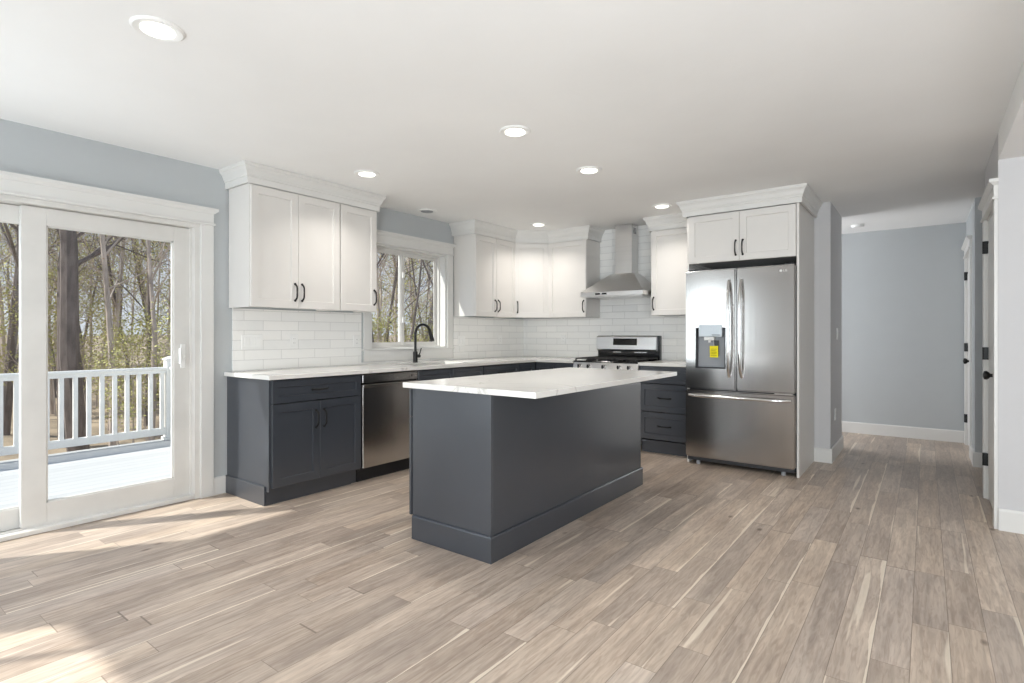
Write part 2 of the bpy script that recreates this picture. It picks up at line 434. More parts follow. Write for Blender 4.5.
DY0, DY1, DZ1 = -0.10, 1.83, 2.005         # patio door opening
KY0, KY1, KZ0, KZ1 = 3.375, 4.415, 1.058, 2.080   # kitchen window opening
mb = MB()
slab(mb, [RY - 0.15, DY0, DY1, KY0, KY1, BY + 0.14], [-0.01, KZ0, DZ1, KZ1, CH + 0.01],
     lambda u, v: not (DY0 < u < DY1 and v < DZ1) and not (KY0 < u < KY1 and KZ0 < v < KZ1), WX - 0.15, WX, 'YZ', dissolve=False)
struct(mb, 'wall_left', M['wall'], 'blue-grey wall with the patio door and the sink window')
mb = MB(); mb.box(WX, -0.713, BY, BY + 0.13, -0.01, CH + 0.01)
struct(mb, 'wall_back', M['wall_light'], 'pale grey back wall of the kitchen')
mb = MB(); mb.box(-0.84, -0.713, BY + 0.131, HL, -0.01, CH + 0.01)
struct(mb, 'wall_hall_left', M['wall_light'], 'pale grey left wall of the hallway')
mb = MB(); mb.box(-3.1, 1.6, HB, HB + 0.15, -0.01, CH + 0.01)
struct(mb, 'wall_hall_back', M['wall'], 'blue-grey wall at the end of the hallway')
mb = MB(); mb.box(-3.25, -3.1, BY + 0.13, HB, -0.01, CH + 0.01)
struct(mb, 'wall_side_room', M['wall'])
# right wall: segment with the near door, face toward the camera, alcove, segment with the far door
ND0, ND1 = 4.58, 5.28
FD0, FD1 = 6.97, 7.73
mb = MB()
slab(mb, [4.485, ND0, ND1, 5.42], [-0.01, 2.04, CH + 0.01], lambda u, v: not (ND0 < u < ND1 and v < 2.04), RW, RW + 0.12, 'YZ', dissolve=False)
struct(mb, 'wall_right', M['wall_light'], 'pale grey right wall holding the near white door')
mb = MB(); mb.box(RW + 0.121, 3.75, 4.485, 4.6, -0.01, CH + 0.01)
struct(mb, 'wall_right_return', M['wall_light'], 'pale grey wall face at the right edge of the picture')
mb = MB(); mb.box(RW + 0.12, 1.3, 5.30, 5.42, -0.01, CH + 0.01)
struct(mb, 'wall_alcove_near', M['wall_light'])
mb = MB(); mb.box(1.3, 1.42, 5.42, 6.5, -0.01, CH + 0.01)
struct(mb, 'wall_alcove_side', M['wall_light'])
mb = MB(); mb.box(RW + 0.121, 1.42, 6.50, 6.62, -0.01, CH + 0.01)
struct(mb, 'wall_alcove_back', M['wall_light'])
mb = MB()
slab(mb, [6.50, FD0, FD1, HB], [-0.01, 2.04, CH + 0.01], lambda u, v: not (FD0 < u < FD1 and v < 2.04), RW, RW + 0.12, 'YZ', dissolve=False)
struct(mb, 'wall_hall_right', M['wall'], 'hallway right wall holding the far white door')
mb = MB(); mb.box(3.75, 3.9, RY - 0.15, 4.6, -0.01, CH + 0.01)
struct(mb, 'wall_dining', M['wall_light'])
mb = MB(); mb.box(RW, RW + 0.34, RY, 4.484, 2.268, CH - 0.001)
struct(mb, 'trim_1', M['ceiling'], 'boxed white beam along the right edge of the ceiling')
# rear wall (behind the camera) ; first window inferred from sun patch, other two added for fill light
W2 = [(-3.99, -2.92, 0.30, 2.22), (-0.75, 0.45, 0.30, 2.10), (0.95, 3.05, 0.45, 2.05)]
mb = MB()
us = sorted({WX - 0.15, 3.75} | {a for w in W2 for a in w[:2]}); vs_ = sorted({-0.01, CH + 0.01} | {a for w in W2 for a in w[2:]})
slab(mb, us, vs_, lambda u, v: not any(a < u < b and c < v < d for a, b, c, d in W2), RY - 0.14, RY, 'XZ', dissolve=False)
struct(mb, 'wall_rear', M['wall_light'])
for i, (a, b, c, d) in enumerate(W2):
    w = root('window_%d' % (i + 2), (a, RY, c), kind='structure')
    mb = MB(); W, H = b - a, d - c
    for u0, u1, v0, v1 in ((0, 0.05, 0, H), (W - 0.05, W, 0, H), (0.05, W - 0.05, 0, 0.05), (0.05, W - 0.05, H - 0.05, H)):
        mb.box(u0, u1, -0.10, -0.03, v0, v1)
    x = 0.36
    while x < W - 0.3:
        mb.box(x - 0.012, x + 0.012, -0.08, -0.05, 0.05, H - 0.05); x += 0.72
    mb.build('window_frame', M['vinyl'], w)
    mb = MB(); mb.box(0.05, W - 0.05, -0.066, -0.062, 0.05, H - 0.05); mb.build('window_pane', M['glass'], w)

# baseboards
BBP = lambda h=0.132: [(0, 0), (0.015, 0), (0.015, h - 0.012), (0.010, h), (0, h)]
def baseboard(name, path):
    mb = MB(); sweep(mb, path, BBP()); return struct(mb, name, M['trim'])
baseboard('baseboard_left', [(WX, 1.922), (WX, 2.024)])
baseboard('baseboard_hall_left', [(-0.846, BY), (-0.713, BY), (-0.713, HL), (-0.84, HL)])
baseboard('baseboard_hall_back', [(-3.1, HB), (RW, HB)])
baseboard('baseboard_hall_right', [(RW, 6.87), (RW, 6.50), (1.3, 6.50)][::1])
baseboard('baseboard_right', [(3.75, 4.485), (RW, 4.485)][::-1])
baseboard('baseboard_alcove', [(1.3, 5.42), (RW, 5.42), (RW, 5.39)])

# ------------------------------------------------------------------ craftsman casings
def casing(name, parent_or_none, rz, origin, W, H, z0=0.0, cw=0.09, left=True, right=True, t=0.019, ext=0.025, apron=False, head=0.105):
    """door/window casing in a local frame: x 0..W is the opening, y<0 toward the room, z z0..H"""
    r = root(name, origin, rz, kind='structure') if parent_or_none is None else parent_or_none
    mb = MB()
    if left: mb.box(-cw, 0, -t, 0, z0, H, 0.0015)
    if right: mb.box(W, W + cw, -t, 0, z0, H, 0.0015)
    mb.build('casing', M['trim'], r)
    mb = MB()
    mb.box(-cw - 0.010, W + cw + 0.010, -t - 0.011, 0, H, H + 0.016, 0.003)
    mb.box(-cw, W + cw, -t - 0.002, 0, H + 0.016, H + head - 0.018, 0.001)
    mb.loft([[(-cw - d, 0, z), (-cw - d, -t - d, z), (W + cw + d, -t - d, z), (W + cw + d, 0, z)] for d, z in ((0.004, H + head - 0.018), (ext - 0.006, H + head - 0.004), (ext, H + head), (ext, H + head + 0.020))])
    mb.build('head_casing', M['trim'], r)
    if apron:
        mb = MB(); mb.box(-cw - 0.02, W + cw + 0.02, -0.032, 0.0, z0 - 0.012, z0 - 0.0005, 0.003); mb.build('stool', M['trim'], r)
        mb = MB(); mb.box(-cw, W + cw, -t, 0, z0 - 0.119, z0 - 0.012, 0.0015); mb.build('apron', M['trim'], r)
    return r

# patio door
d1 = root('door_1', (WX, DY0, 0), R_(90), 'white sliding glass patio door opening onto the deck', kind='structure')
DW = DY1 - DY0
casing('casing', d1, 0, None, DW, DZ1)
def jamb(parent, W, H, depth, t, z0=0, mt=None, sill=True):
    mb = MB()
    mb.box(0, t, 0.0, depth, z0, H); mb.box(W - t, W, 0.0, depth, z0, H); mb.box(t, W - t, 0.0, depth, H - t, H)
    if sill: mb.box(t, W - t, 0.0, depth, z0, z0 + t)
    return mb.build('jamb', mt or M['trim'], parent)
mb = MB()
mb.box(0.0, 0.035, 0.0, 0.15, 0.0, DZ1); mb.box(DW - 0.035, DW, 0.0, 0.15, 0.0, DZ1); mb.box(0.035, DW - 0.035, 0.0, 0.15, DZ1 - 0.03, DZ1)
mb.box(DW - 0.05, DW - 0.035, 0.045, 0.15, 0.03, DZ1 - 0.03); mb.box(0.035, 0.05, 0.045, 0.15, 0.03, DZ1 - 0.03)
mb.build('door_frame', M['door_vinyl'], d1)
mb = MB(); mb.box(0.035, DW - 0.035, 0.005, 0.15, 0.001, 0.03, 0.003); mb.box(0.035, DW - 0.035, 0.055, 0.063, 0.03, 0.042); mb.build('sill', M['door_vinyl'], d1)
def sash(parent, name, x0, x1, y0, y1, z0, z1, sl, sr, rb, rt, bead=0.008):
    mb = MB()
    mb.box(x0, x0 + sl, y0, y1, z0, z1, 0.002); mb.box(x1 - sr, x1, y0, y1, z0, z1, 0.002)
    mb.box(x0 + sl, x1 - sr, y0, y1, z0, z0 + rb, 0.002); mb.box(x0 + sl, x1 - sr, y0, y1, z1 - rt, z1, 0.002)
    yb = y0 + 0.008
    a, b, c, d = x0 + sl, x1 - sr, z0 + rb, z1 - rt
    mb.box(a, a + bead, yb, y1 - .005, c, d); mb.box(b - bead, b, yb, y1 - .005, c, d); mb.box(a, b, yb, y1 - .005, c, c + bead); mb.box(a, b, yb, y1 - .005, d - bead, d)
    p = mb.build(name, M['door_vinyl'], parent)
    mb = MB(); mb.box(a, b, (y0 + y1) / 2 - 0.003, (y0 + y1) / 2 + 0.003, c, d); mb.build('glass_pane', M['glass'], p)
    return p
p = sash(d1, 'sliding_panel', 0.945, DW - 0.048, 0.055, 0.095, 0.042, DZ1 - 0.035, 0.12, 0.105, 0.125, 0.105)
mb = MB(); hx = DW - 0.095
mb.box(hx - 0.018, hx + 0.018, 0.046, 0.055, 0.955, 1.13, 0.004); mb.box(hx - 0.030, hx - 0.018, 0.020, 0.055, 0.985, 1.10, 0.005); mb.box(hx + 0.000, hx + 0.014, 0.034, 0.046, 1.02, 1.05, 0.003)
mb.build('handle', M['white_plastic'], p)
sash(d1, 'fixed_panel', 0.05, 1.06, 0.105, 0.145, 0.035, DZ1 - 0.035, 0.10, 0.10, 0.12, 0.10)

# kitchen window
w1 = root('window_1', (WX, KY0, 0), R_(90), 'white two-pane slider window above the sink', kind='structure')
KW = KY1 - KY0
casing('casing', w1, 0, None, KW, KZ1, z0=KZ0 + 0.0, apron=True, head=0.105)
mb = MB(); t = 0.018
mb.box(0, t, 0, 0.15, KZ0, KZ1); mb.box(KW - t, KW, 0, 0.15, KZ0, KZ1); mb.box(t, KW - t, 0, 0.15, KZ1 - t, KZ1); mb.box(t, KW - t, 0, 0.15, KZ0, KZ0 + 0.010)
mb.build('jamb', M['trim'], w1)
mb = MB(); a, b, c, d = t, KW - t, KZ0 + 0.010, KZ1 - t; f = 0.014
mb.box(a, a + f, 0.085, 0.15, c, d, 0.002); mb.box(b - f, b, 0.085, 0.15, c, d, 0.002); mb.box(a + f, b - f, 0.085, 0.15, d - f, d, 0.002); mb.box(a + f, b - f, 0.085, 0.15, c, c + f, 0.002)
mb.build('window_frame', M['door_vinyl'], w1)
mid = (a + b) / 2 - 0.03
sash(w1, 'sliding_sash', a + f, mid + 0.022, 0.095, 0.118, c + f, d - f, 0.035, 0.04, 0.030, 0.024)
p = sash(w1, 'fixed_sash', mid - 0.022, b - f, 0.122, 0.145, c + f, d - f, 0.04, 0.022, 0.030, 0.024)
mb = MB()
for z in (c + 0.28, d - 0.25): mb.box(mid - 0.012, mid + 0.012, 0.078, 0.095, z - 0.03, z + 0.03, 0.003)
mb.build('latch', M['white_plastic'], w1)

# hall doors on the right
def hall_door(name, y0, y1, label):
    W = y1 - y0
    r = root(name, (RW, y1, 0), R_(-90), label, kind='structure')
    casing('casing', r, 0, None, W, 2.03)
    mb = MB(); mb.box(0, 0.018, 0, 0.12, 0, 2.04); mb.box(W - 0.018, W, 0, 0.12, 0, 2.04); mb.box(0.018, W - 0.018, 0, 0.12, 2.02, 2.04); mb.build('jamb', M['trim'], r)
    dm = MB(); x0, x1 = 0.02, W - 0.02
    dm.box(x0, x1, 0.008, 0.04, 0.01, 2.018)
    for a, b in ((0.15, 0.95), (1.08, 1.88)):   # raised frame around two panels
        dm.box(x0 + 0.10, x1 - 0.10, 0.002, 0.008, a, b, 0.004)
        dm.box(x0 + 0.14, x1 - 0.14, -0.003, 0.002, a + 0.04, b - 0.04, 0.002)
    s = dm.build('door_slab', M['trim'], r)
    for z in (0.29, 1.06, 1.83):
        hm = MB(); hm.cyl((0.016, -0.016, z - 0.045), (0, 0, 1), 0.010, 0.09, 10); hm.box(0.004, 0.03, -0.020, 0.008, z - 0.045, z + 0.045, 0.001)
        hm.build('hinge', M['black'], r)
    k = MB(); kx = W - 0.075
    k.lathe((kx, 0.008, 0.935), [(0.032, 0), (0.032, -0.008), (0.012, -0.012), (0.011, -0.032), (0.022, -0.040), (0.029, -0.052), (0.026, -0.064), (0.010, -0.070)], 20, 'Y')
    k.build('knob', M['black'], r, smooth=True)
    return r
hall_door('door_2', ND0, ND1, 'near white door with black knob on the right wall')
hall_door('door_3', FD0, FD1, 'far white door with black knob at the end of the hallway')

# ------------------------------------------------------------------ kitchen joinery
def shaker(mb, x0, x1, z0, z1, rail=0.057, t=0.02, rec=0.009, g=0.0015):
    """shaker front, face at y=-t, back y=0 (slightly off)"""
    bm = mb.bm; x0 += g; x1 -= g; z0 += g; z1 -= g
    c = 0.002
    def ring(dx, y): return [bm.verts.new(p) for p in ((x0 + dx, y, z0 + dx), (x1 - dx, y, z0 + dx), (x1 - dx, y, z1 - dx), (x0 + dx, y, z1 - dx))]
    rings = [ring(0, -0.0005), ring(0, -t + c), ring(c, -t), ring(rail, -t), ring(rail + 0.003, -t + rec)]
    for a, b in zip(rings, rings[1:]):
        for k in range(4): bm.faces.new((a[k], a[(k + 1) % 4], b[(k + 1) % 4], b[k]))
    bm.faces.new(rings[-1]); bm.faces.new(rings[0][::-1])
    return mb
def flatfront(mb, x0, x1, z0, z1, t=0.02, g=0.0015):
    mb.box(x0 + g, x1 - g, -t, -0.0005, z0 + g, z1 - g, 0.002); return mb
def pull(x, z, parent, vertical=True, L=0.128, y=-0.02):
    """arched black bar pull with two feet"""
    mb = MB(); pts = []; rs = []
    for i in range(13):
        s = -1 + 2 * i / 12
        out = 0.030 * (1 - abs(s) ** 5)
        u = s * L / 2
        p = (x, y - out, z + u) if vertical else (x + u, y - out, z)
        pts.append(p); rs.append(0.0055 + 0.0015 * abs(s))
    mb.tube(pts, rs, 8)
    for s in (-1, 1):
        c = (x, y, z + s * L / 2) if vertical else (x + s * L / 2, y, z)
        mb.cyl(c, (0, -1, 0), 0.0095, 0.004, 12)
    return mb.build('handle', M['black'], parent, smooth=True)

def cabinet_door(r, x0, x1, z0, z1, m, hx=None, hz=None, rail=0.057, name='door', flat=False):
    mb = MB(); (flatfront if flat else shaker)(mb, x0, x1, z0, z1, **({} if flat else {'rail': rail}))
    d = mb.build(name, m, r)
    if hx is not None: pull(hx, hz, d)
    return d
def drawer(r, x0, x1, z0, z1, m, rail=0.045, handle=True):
    mb = MB(); shaker(mb, x0, x1, z0, z1, rail=rail); d = mb.build('drawer', m, r)
    if handle: pull((x0 + x1) / 2, (z0 + z1) / 2, d, vertical=False)
    return d

def wall_carcass(W, H, D, z0=0.0):
    mb = MB(); s = 0.018; e = 0.0008
    mb.box(e, s, 0, D, z0, H); mb.box(W - s, W - e, 0, D, z0, H); mb.box(s, W - s, 0, D, H - s, H); mb.box(s, W - s, 0, D, z0 + 0.015, z0 + 0.033)
    mb.box(s, W - s, D - 0.01, D, z0 + 0.033, H - s); mb.box(s, W - s, 0, 0.018, z0, z0 + 0.015)
    return mb

UZ0, UZ1, UD = 1.40, 2.30, 0.305
UXF = WX + 0.010 + UD                         # carcass front of the left wall uppers
def upper(label, ox, oy, ang, W, doors, D=UD, z0=UZ0, z1=UZ1, group='white wall cabinets'):
    r = root('wall_cabinet', (ox, oy, z0), ang, label, 'wall cabinet', group)
    wall_carcass(W, z1 - z0, D).build('carcass', M['cab_white'], r)
    H = z1 - z0
    for x0, x1, side in doors:
        hx = None if side is None else (x0 + 0.030 if side == 'l' else x1 - 0.030)
        cabinet_door(r, x0, x1, 0.0, H - 0.008, M['cab_white'], hx, 0.125)
    return r
U1Y = 2.032
upper('tall white double-door wall cabinet beside the patio door', UXF, U1Y, R_(90), 0.765, [(0.004, 0.3825, 'r'), (0.3825, 0.761, 'l')])
upper('white single-door wall cabinet ending at the left of the sink window', UXF, U1Y + 0.766, R_(90), 0.385, [(0.004, 0.381, 'r')])
U2Y = 4.522; U2E = 5.252
upper('white double-door wall cabinet right of the sink window', UXF, U2Y, R_(90), U2E - U2Y, [(0.004, 0.365, 'r'), (0.365, 0.726, 'l')])
# diagonal corner cabinet
BFY = BY - 0.010 - UD
cx0, cy0 = UXF, U2E + 0.001
cx1, cy1 = -3.640, BFY
ang = math.atan2(cy1 - cy0, cx1 - cx0); cw = math.hypot(cx1 - cx0, cy1 - cy0)
r = root('corner_wall_cabinet', (cx0, cy0, UZ0), ang, 'white diagonal wall cabinet filling the kitchen corner', 'wall cabinet', 'white wall cabinets')
Mi = Matrix.Rotation(-ang, 4, 'Z')
foot = [(cx0, cy0), (cx1, cy1), (cx1, BY - 0.011), (WX + 0.011, BY - 0.011), (WX + 0.011, cy0)]
foot = [Mi @ Vector((x - cx0, y - cy0, 0)) for x, y in foot]
mb = MB(); mb.loft([[(p.x, p.y, z) for p in foot] for z in (0.012, UZ1 - UZ0)]); mb.build('carcass', M['cab_white'], r)
cabinet_door(r, 0.004, cw - 0.004, 0, UZ1 - UZ0 - 0.008, M['cab_white'], 0.034, 0.125)
upper('white single-door wall cabinet left of the range hood', cx1 + 0.001, BFY, 0, 0.527, [(0.004, 0.523, 'r')])
upper('white single-door wall cabinet between range hood and refrigerator', -2.336, BFY, 0, 0.533, [(0.004, 0.529, 'l')])
# over the refrigerator
FCX0, FCX1, FCY = -1.782, -0.866, 5.115
r = root('refrigerator_cabinet', (FCX0, FCY, 1.856), 0, 'white double-door cabinet with tall side panels framing the refrigerator', 'wall cabinet', 'white wall cabinets')
wall_carcass(FCX1 - FCX0, UZ1 - 1.856, BY - FCY - 0.004).build('carcass', M['cab_white'], r)
W = FCX1 - FCX0; H = UZ1 - 1.856
cabinet_door(r, 0.004, W / 2, 0.0, H - 0.006, M['cab_white'], W / 2 - 0.03, 0.115)
cabinet_door(r, W / 2, W - 0.004, 0.0, H - 0.006, M['cab_white'], W / 2 + 0.03, 0.115)
mb = MB(); mb.box(W + 0.001, W + 0.020, -0.020, BY - 0.002 - FCY, -1.856, H, 0.001); mb.build('side_panel', M['cab_white'], r)
mb = MB(); mb.box(-0.019, -0.001, 0.012, BY - 0.002 - FCY, -1.856, H, 0.001); mb.build('side_panel', M['cab_white'], r)

# crown mouldings
CP = [(0.001, UZ1 + 0.001), (0.004, UZ1 + 0.001), (0.024, UZ1 - 0.004), (0.024, UZ1 + 0.042), (0.030, UZ1 + 0.046), (0.030, UZ1 + 0.056), (0.037, UZ1 + 0.066), (0.046, UZ1 + 0.092), (0.058, UZ1 + 0.108), (0.064, UZ1 + 0.112), (0.064, UZ1 + 0.122), (0.068, UZ1 + 0.126), (0.068, CH - 0.001), (0.001, CH - 0.001)]
def crown(label, path):
    mb = MB(); sweep(mb, path, CP); o = mb.build('crown_moulding', M['trim'])
    return tag(o, label, 'moulding', 'crown mouldings over the wall cabinets')
CPo = CP
def shift_prof(dx): return [(max(0.001, o + dx) if o > 0.002 else o, z) for o, z in CPo]
crown('white crown moulding on the wall cabinets beside the patio door', [(WX + 0.002, U1Y - 0.0), (UXF, U1Y), (UXF, U1Y + 1.151), (WX + 0.002, U1Y + 1.151)])
crown('white crown moulding turning the kitchen corner from sink window to range hood', [(WX + 0.002, U2Y), (UXF, U2Y), (cx0, cy0), (cx1, cy1), (cx1 + 0.528, BFY), (cx1 + 0.528, BY - 0.012)])
crown('short white crown moulding right of the range hood', [(-2.336, BY - 0.012), (-2.336, BFY), (-1.882, BFY)])
crown('white crown moulding above the refrigerator', [(FCX0 - 0.020, BFY - 0.0), (FCX0 - 0.020, 5.095), (FCX1 + 0.021, 5.095), (FCX1 + 0.021, BY - 0.002)])

# ---- base cabinets
BXF = WX + 0.010 + 0.597                     # carcass front plane, left run
BZ = 0.883; TK = 0.135
def base_body(W, D=0.595, toe=0.055):
    mb = MB(); e = 0.0008
    mb.box(e, 0.018, 0, D, TK - 0.02, BZ - 0.001); mb.box(W - 0.018, W - e, 0, D, TK - 0.02, BZ - 0.001)
    mb.box(0.018, W - 0.018, 0, D, TK - 0.02, TK - 0.002); mb.box(0.018, W - 0.018, D - 0.01, D, TK, BZ - 0.001)
    mb.box(0.018, W - 0.018, 0, 0.02, BZ - 0.04, BZ - 0.001)
    return mb
def base(label, ox, oy, ang, W, fronts, name='base_cabinet', toe=0.055):
    r = root(name, (ox, oy, 0), ang, label, 'base cabinet', 'blue-grey base cabinets')
    base_body(W).build('carcass', M['cab_slate'], r)
    mb = MB(); mb.box(0.0008, W - 0.0008, toe, toe + 0.018, 0.0, TK - 0.021); mb.build('toe_kick', M['cab_slate'], r)
    for f in fronts:
        if f[0] == 'drawer': drawer(r, *f[1:5], M['cab_slate'], handle=f[5] if len(f) > 5 else True)
        elif f[0] == 'door':
            s = f[5]; hx = f[1] + 0.034 if s == 'l' else f[2] - 0.034
            cabinet_door(r, *f[1:5], M['cab_slate'], hx, f[4] - 0.135)
    return r
DT, DM = 0.873, 0.712
Y0 = 2.032
r = base('blue-grey base cabinet with one drawer over two doors beside the patio door', BXF, Y0, R_(90), 0.758,
     [('drawer', 0.004, 0.754, DM, DT), ('door', 0.004, 0.379, TK - 0.01, DM - 0.004, 'r'), ('door', 0.379, 0.754, TK - 0.01, DM - 0.004, 'l')])
# finished end with its plinth
mb = MB(); mb.box(-0.012, -0.0005, -0.001, 0.596, 0.10, BZ - 0.001); mb.build('end_panel', M['cab_slate'], r)
mb = MB(); mb.box(-0.024, -0.0125, 0.040, 0.597, 0.0, 0.135, 0.002); mb.box(-0.0115, 0.70, 0.040, 0.054, 0.0, 0.114); mb.build('plinth', M['cab_slate'], r)
DWY0, DWY1 = Y0 + 0.76, Y0 + 0.76 + 0.605
y1 = DWY1 + 0.002
base('blue-grey sink base cabinet under the window', BXF, y1, R_(90), 0.912, [('drawer', 0.004, 0.456, DM, DT, False), ('drawer', 0.456, 0.908, DM, DT, False), ('door', 0.004, 0.456, TK - 0.01, DM - 0.004, 'r'), ('door', 0.456, 0.908, TK - 0.01, DM - 0.004, 'l')])
y2 = y1 + 0.913
base('blue-grey base cabinet between sink cabinet and corner', BXF, y2, R_(90), 0.612, [('drawer', 0.004, 0.608, DM, DT), ('door', 0.004, 0.306, TK - 0.01, DM - 0.004, 'r'), ('door', 0.306, 0.608, TK - 0.01, DM - 0.004, 'l')])
y3 = y2 + 0.613
BYF = BY - 0.010 - 0.597
r = root('corner_base_cabinet', (0, 0, 0), 0, 'blue-grey base cabinet in the kitchen corner', 'base cabinet', 'blue-grey base cabinets')
mb = MB()
slab(mb, [WX + 0.01, BXF, -3.372], [y3, BYF, BY - 0.012], lambda x, y: x < BXF or y > BYF, TK - 0.02, BZ - 0.001, 'XY'); mb.build('carcass', M['cab_slate'], r)
mb = MB(); slab(mb, [WX + 0.06, BXF - 0.055, -3.372], [y3 + 0.002, BYF + 0.055, BY - 0.06], lambda x, y: x < BXF - 0.055 or y > BYF + 0.055, 0.0, TK - 0.021, 'XY'); mb.build('toe_kick', M['cab_slate'], r)
f_ = MB(); shaker(f_, 0.003, BYF - y3 - 0.022, TK - 0.01, DT, rail=0.05); o = f_.build('door', M['cab_slate'], r); o.location = (BXF, y3, 0); o.rotation_euler.z = R_(90)
f_ = MB(); shaker(f_, 0.022, -3.372 - BXF - 0.003, TK - 0.01, DT, rail=0.05); o = f_.build('door', M['cab_slate'], r); o.location = (BXF, BYF, 0)
RX0, RX1 = -3.104, -2.342
base('narrow blue-grey base cabinet left of the gas range', -3.371, BYF, 0, RX0 - 0.003 + 3.371, [('drawer', 0.003, 0.261, DM, DT), ('door', 0.003, 0.261, TK - 0.01, DM - 0.004, 'r')])
W = (FCX0 - 0.020) - (RX1 + 0.003)
r = base('blue-grey three-drawer base cabinet between range and refrigerator', RX1 + 0.003, BYF, 0, W, [], name='drawer_cabinet')
for z0, z1, h in ((DM - 0.004, DT, 0.045), (0.424, DM - 0.008, 0.055), (TK + 0.012, 0.420, 0.055)):
    drawer(r, 0.004, W - 0.004, z0, z1, M['cab_slate'], rail=h)

# ---- countertops
CT0, CT1 = 0.8835, 0.914
SX0, SX1, SY0, SY1 = -4.085, -3.70, 3.50, 4.22
CXF, CYF = BXF + 0.045, BYF - 0.045
def bevelmod(o, w=0.002):
    m = o.modifiers.new('bevel', 'BEVEL'); m.width = w; m.segments = 2; m.limit_method = 'ANGLE'; m.angle_limit = R_(40); return o
mb = MB()
slab(mb, [WX + 0.010, SX0, SX1, CXF, RX0 - 0.003], [Y0 - 0.034, SY0, SY1, CYF, BY - 0.010],
     lambda x, y: (x < CXF or y > CYF) and not (SX0 < x < SX1 and SY0 < y < SY1), CT0, CT1, 'XY')
o = bevelmod(mb.build('countertop', M['quartz'])); tag(o, 'white quartz L-shaped countertop along the window wall with sink cut-out', 'countertop')
mb = MB(); mb.box(RX1 + 0.003, FCX0 - 0.021, CYF, BY - 0.010, CT0, CT1)
o = bevelmod(mb.build('countertop', M['quartz'])); tag(o, 'short white quartz countertop between range and refrigerator', 'countertop')

# ---- backsplash tiles
TZ1 = UZ0 - 0.001
mb = MB()
slab(mb, [2.063, 3.262, 4.518, BY - 0.010], [CT1 + 0.0006, 0.935, TZ1], lambda u, v: (u < 3.262 or u > 4.518) or v < 0.935, WX + 0.0005, WX + 0.0095, 'YZ', dissolve=False)
struct(mb, 'wall_left_tiles', M['tile_left'], 'white subway tile backsplash on the window wall')
mb = MB()
slab(mb, [WX + 0.0005, -3.111, -2.337, FCX0 - 0.021], [0.5, CT1 + 0.0006, TZ1, CH - 0.001], lambda u, v: (v < TZ1 and v > CT1) or (-3.111 < u < -2.337), BY - 0.0095, BY - 0.0005, 'XZ', dissolve=False)
struct(mb, 'wall_back_tiles', M['tile_back'], 'white subway tile backsplash on the back wall, rising behind the range hood')

# ---- sink and faucet
r = root('sink', ((SX0 + SX1) / 2, (SY0 + SY1) / 2, CT0), 0, 'undermount stainless sink below the kitchen window', 'sink')
w, l = (SX1 - SX0) / 2 + 0.006, (SY1 - SY0) / 2 + 0.006
mb = MB()
def rr(w, l, z, rad=0.03, n=4):
    pts = []
    for cx, cy, a0 in ((w - rad, l - rad, 0), (-w + rad, l - rad, 90), (-w + rad, -l + rad, 180), (w - rad, -l + rad, 270)):
        for i in range(n + 1):
            a = R_(a0 + 90 * i / n); pts.append((cx + rad * math.cos(a), cy + rad * math.sin(a), z))
    return pts
mb.loft([rr(w + 0.012, l + 0.012, -0.001), rr(w + 0.012, l + 0.012, -0.004), rr(w + 0.004, l + 0.004, -0.2), rr(w - 0.02, l - 0.02, -0.203), rr(w - 0.025, l - 0.025, -0.200), rr(w - 0.003, l - 0.003, -0.19), rr(w, l, -0.001)])
bmesh.ops.delete(mb.bm, geom=[f for f in mb.bm.faces if len(f.verts) > 4 and abs(f.calc_center_median().z) < 0.05], context='FACES_ONLY')
mb.build('basin', M['steel'], r)
mb = MB(); mb.lathe((0, 0, -0.200), [(0.045, 0.0), (0.045, 0.003), (0.036, 0.004), (0.03, 0.001), (0.001, 0.001)], 24); mb.build('drain', M['chrome'], r, smooth=True)

r = root('faucet', (-4.140, 3.855, CT1), R_(8), 'tall matte black gooseneck pull-down faucet behind the sink', 'faucet')
mb = MB(); mb.lathe((0, 0, 0), [(0.027, 0), (0.027, 0.006), (0.0235, 0.010), (0.0235, 0.105), (0.020, 0.112), (0.0145, 0.116)], 24); mb.build('body', M['black'], r, smooth=True)
pts = [(0, 0, 0.11), (0, 0, 0.20), (0, 0, 0.285)]
for i in range(1, 13):
    a = math.pi * i / 13 * 0.90; pts.append((0.095 - 0.095 * math.cos(a), 0, 0.285 + 0.100 * math.sin(a)))
p_end = Vector(pts[-1]); dv = (Vector(pts[-1]) - Vector(pts[-2])).normalized()
mb = MB(); mb.tube(pts, 0.0125, 14); mb.build('spout', M['black'], r, smooth=True)
dv = Vector((0.34, 0, -1)).normalized()
mb = MB(); q = [p_end + dv * t for t in (0, 0.02, 0.03, 0.10, 0.125)]; mb.tube(q, [0.013, 0.0145, 0.016, 0.0205, 0.0205], 16); mb.build('spray_head', M['black'], r, smooth=True)
mb = MB(); mb.cyl((0, 0.02, 0.065), (0, 1, 0), 0.017, 0.045, 18); mb.tube([(0, 0.055, 0.068), (0.006, 0.068, 0.10), (0.012, 0.080, 0.145)], [0.008, 0.006, 0.005], 10); mb.build('lever', M['black'], r, smooth=True)

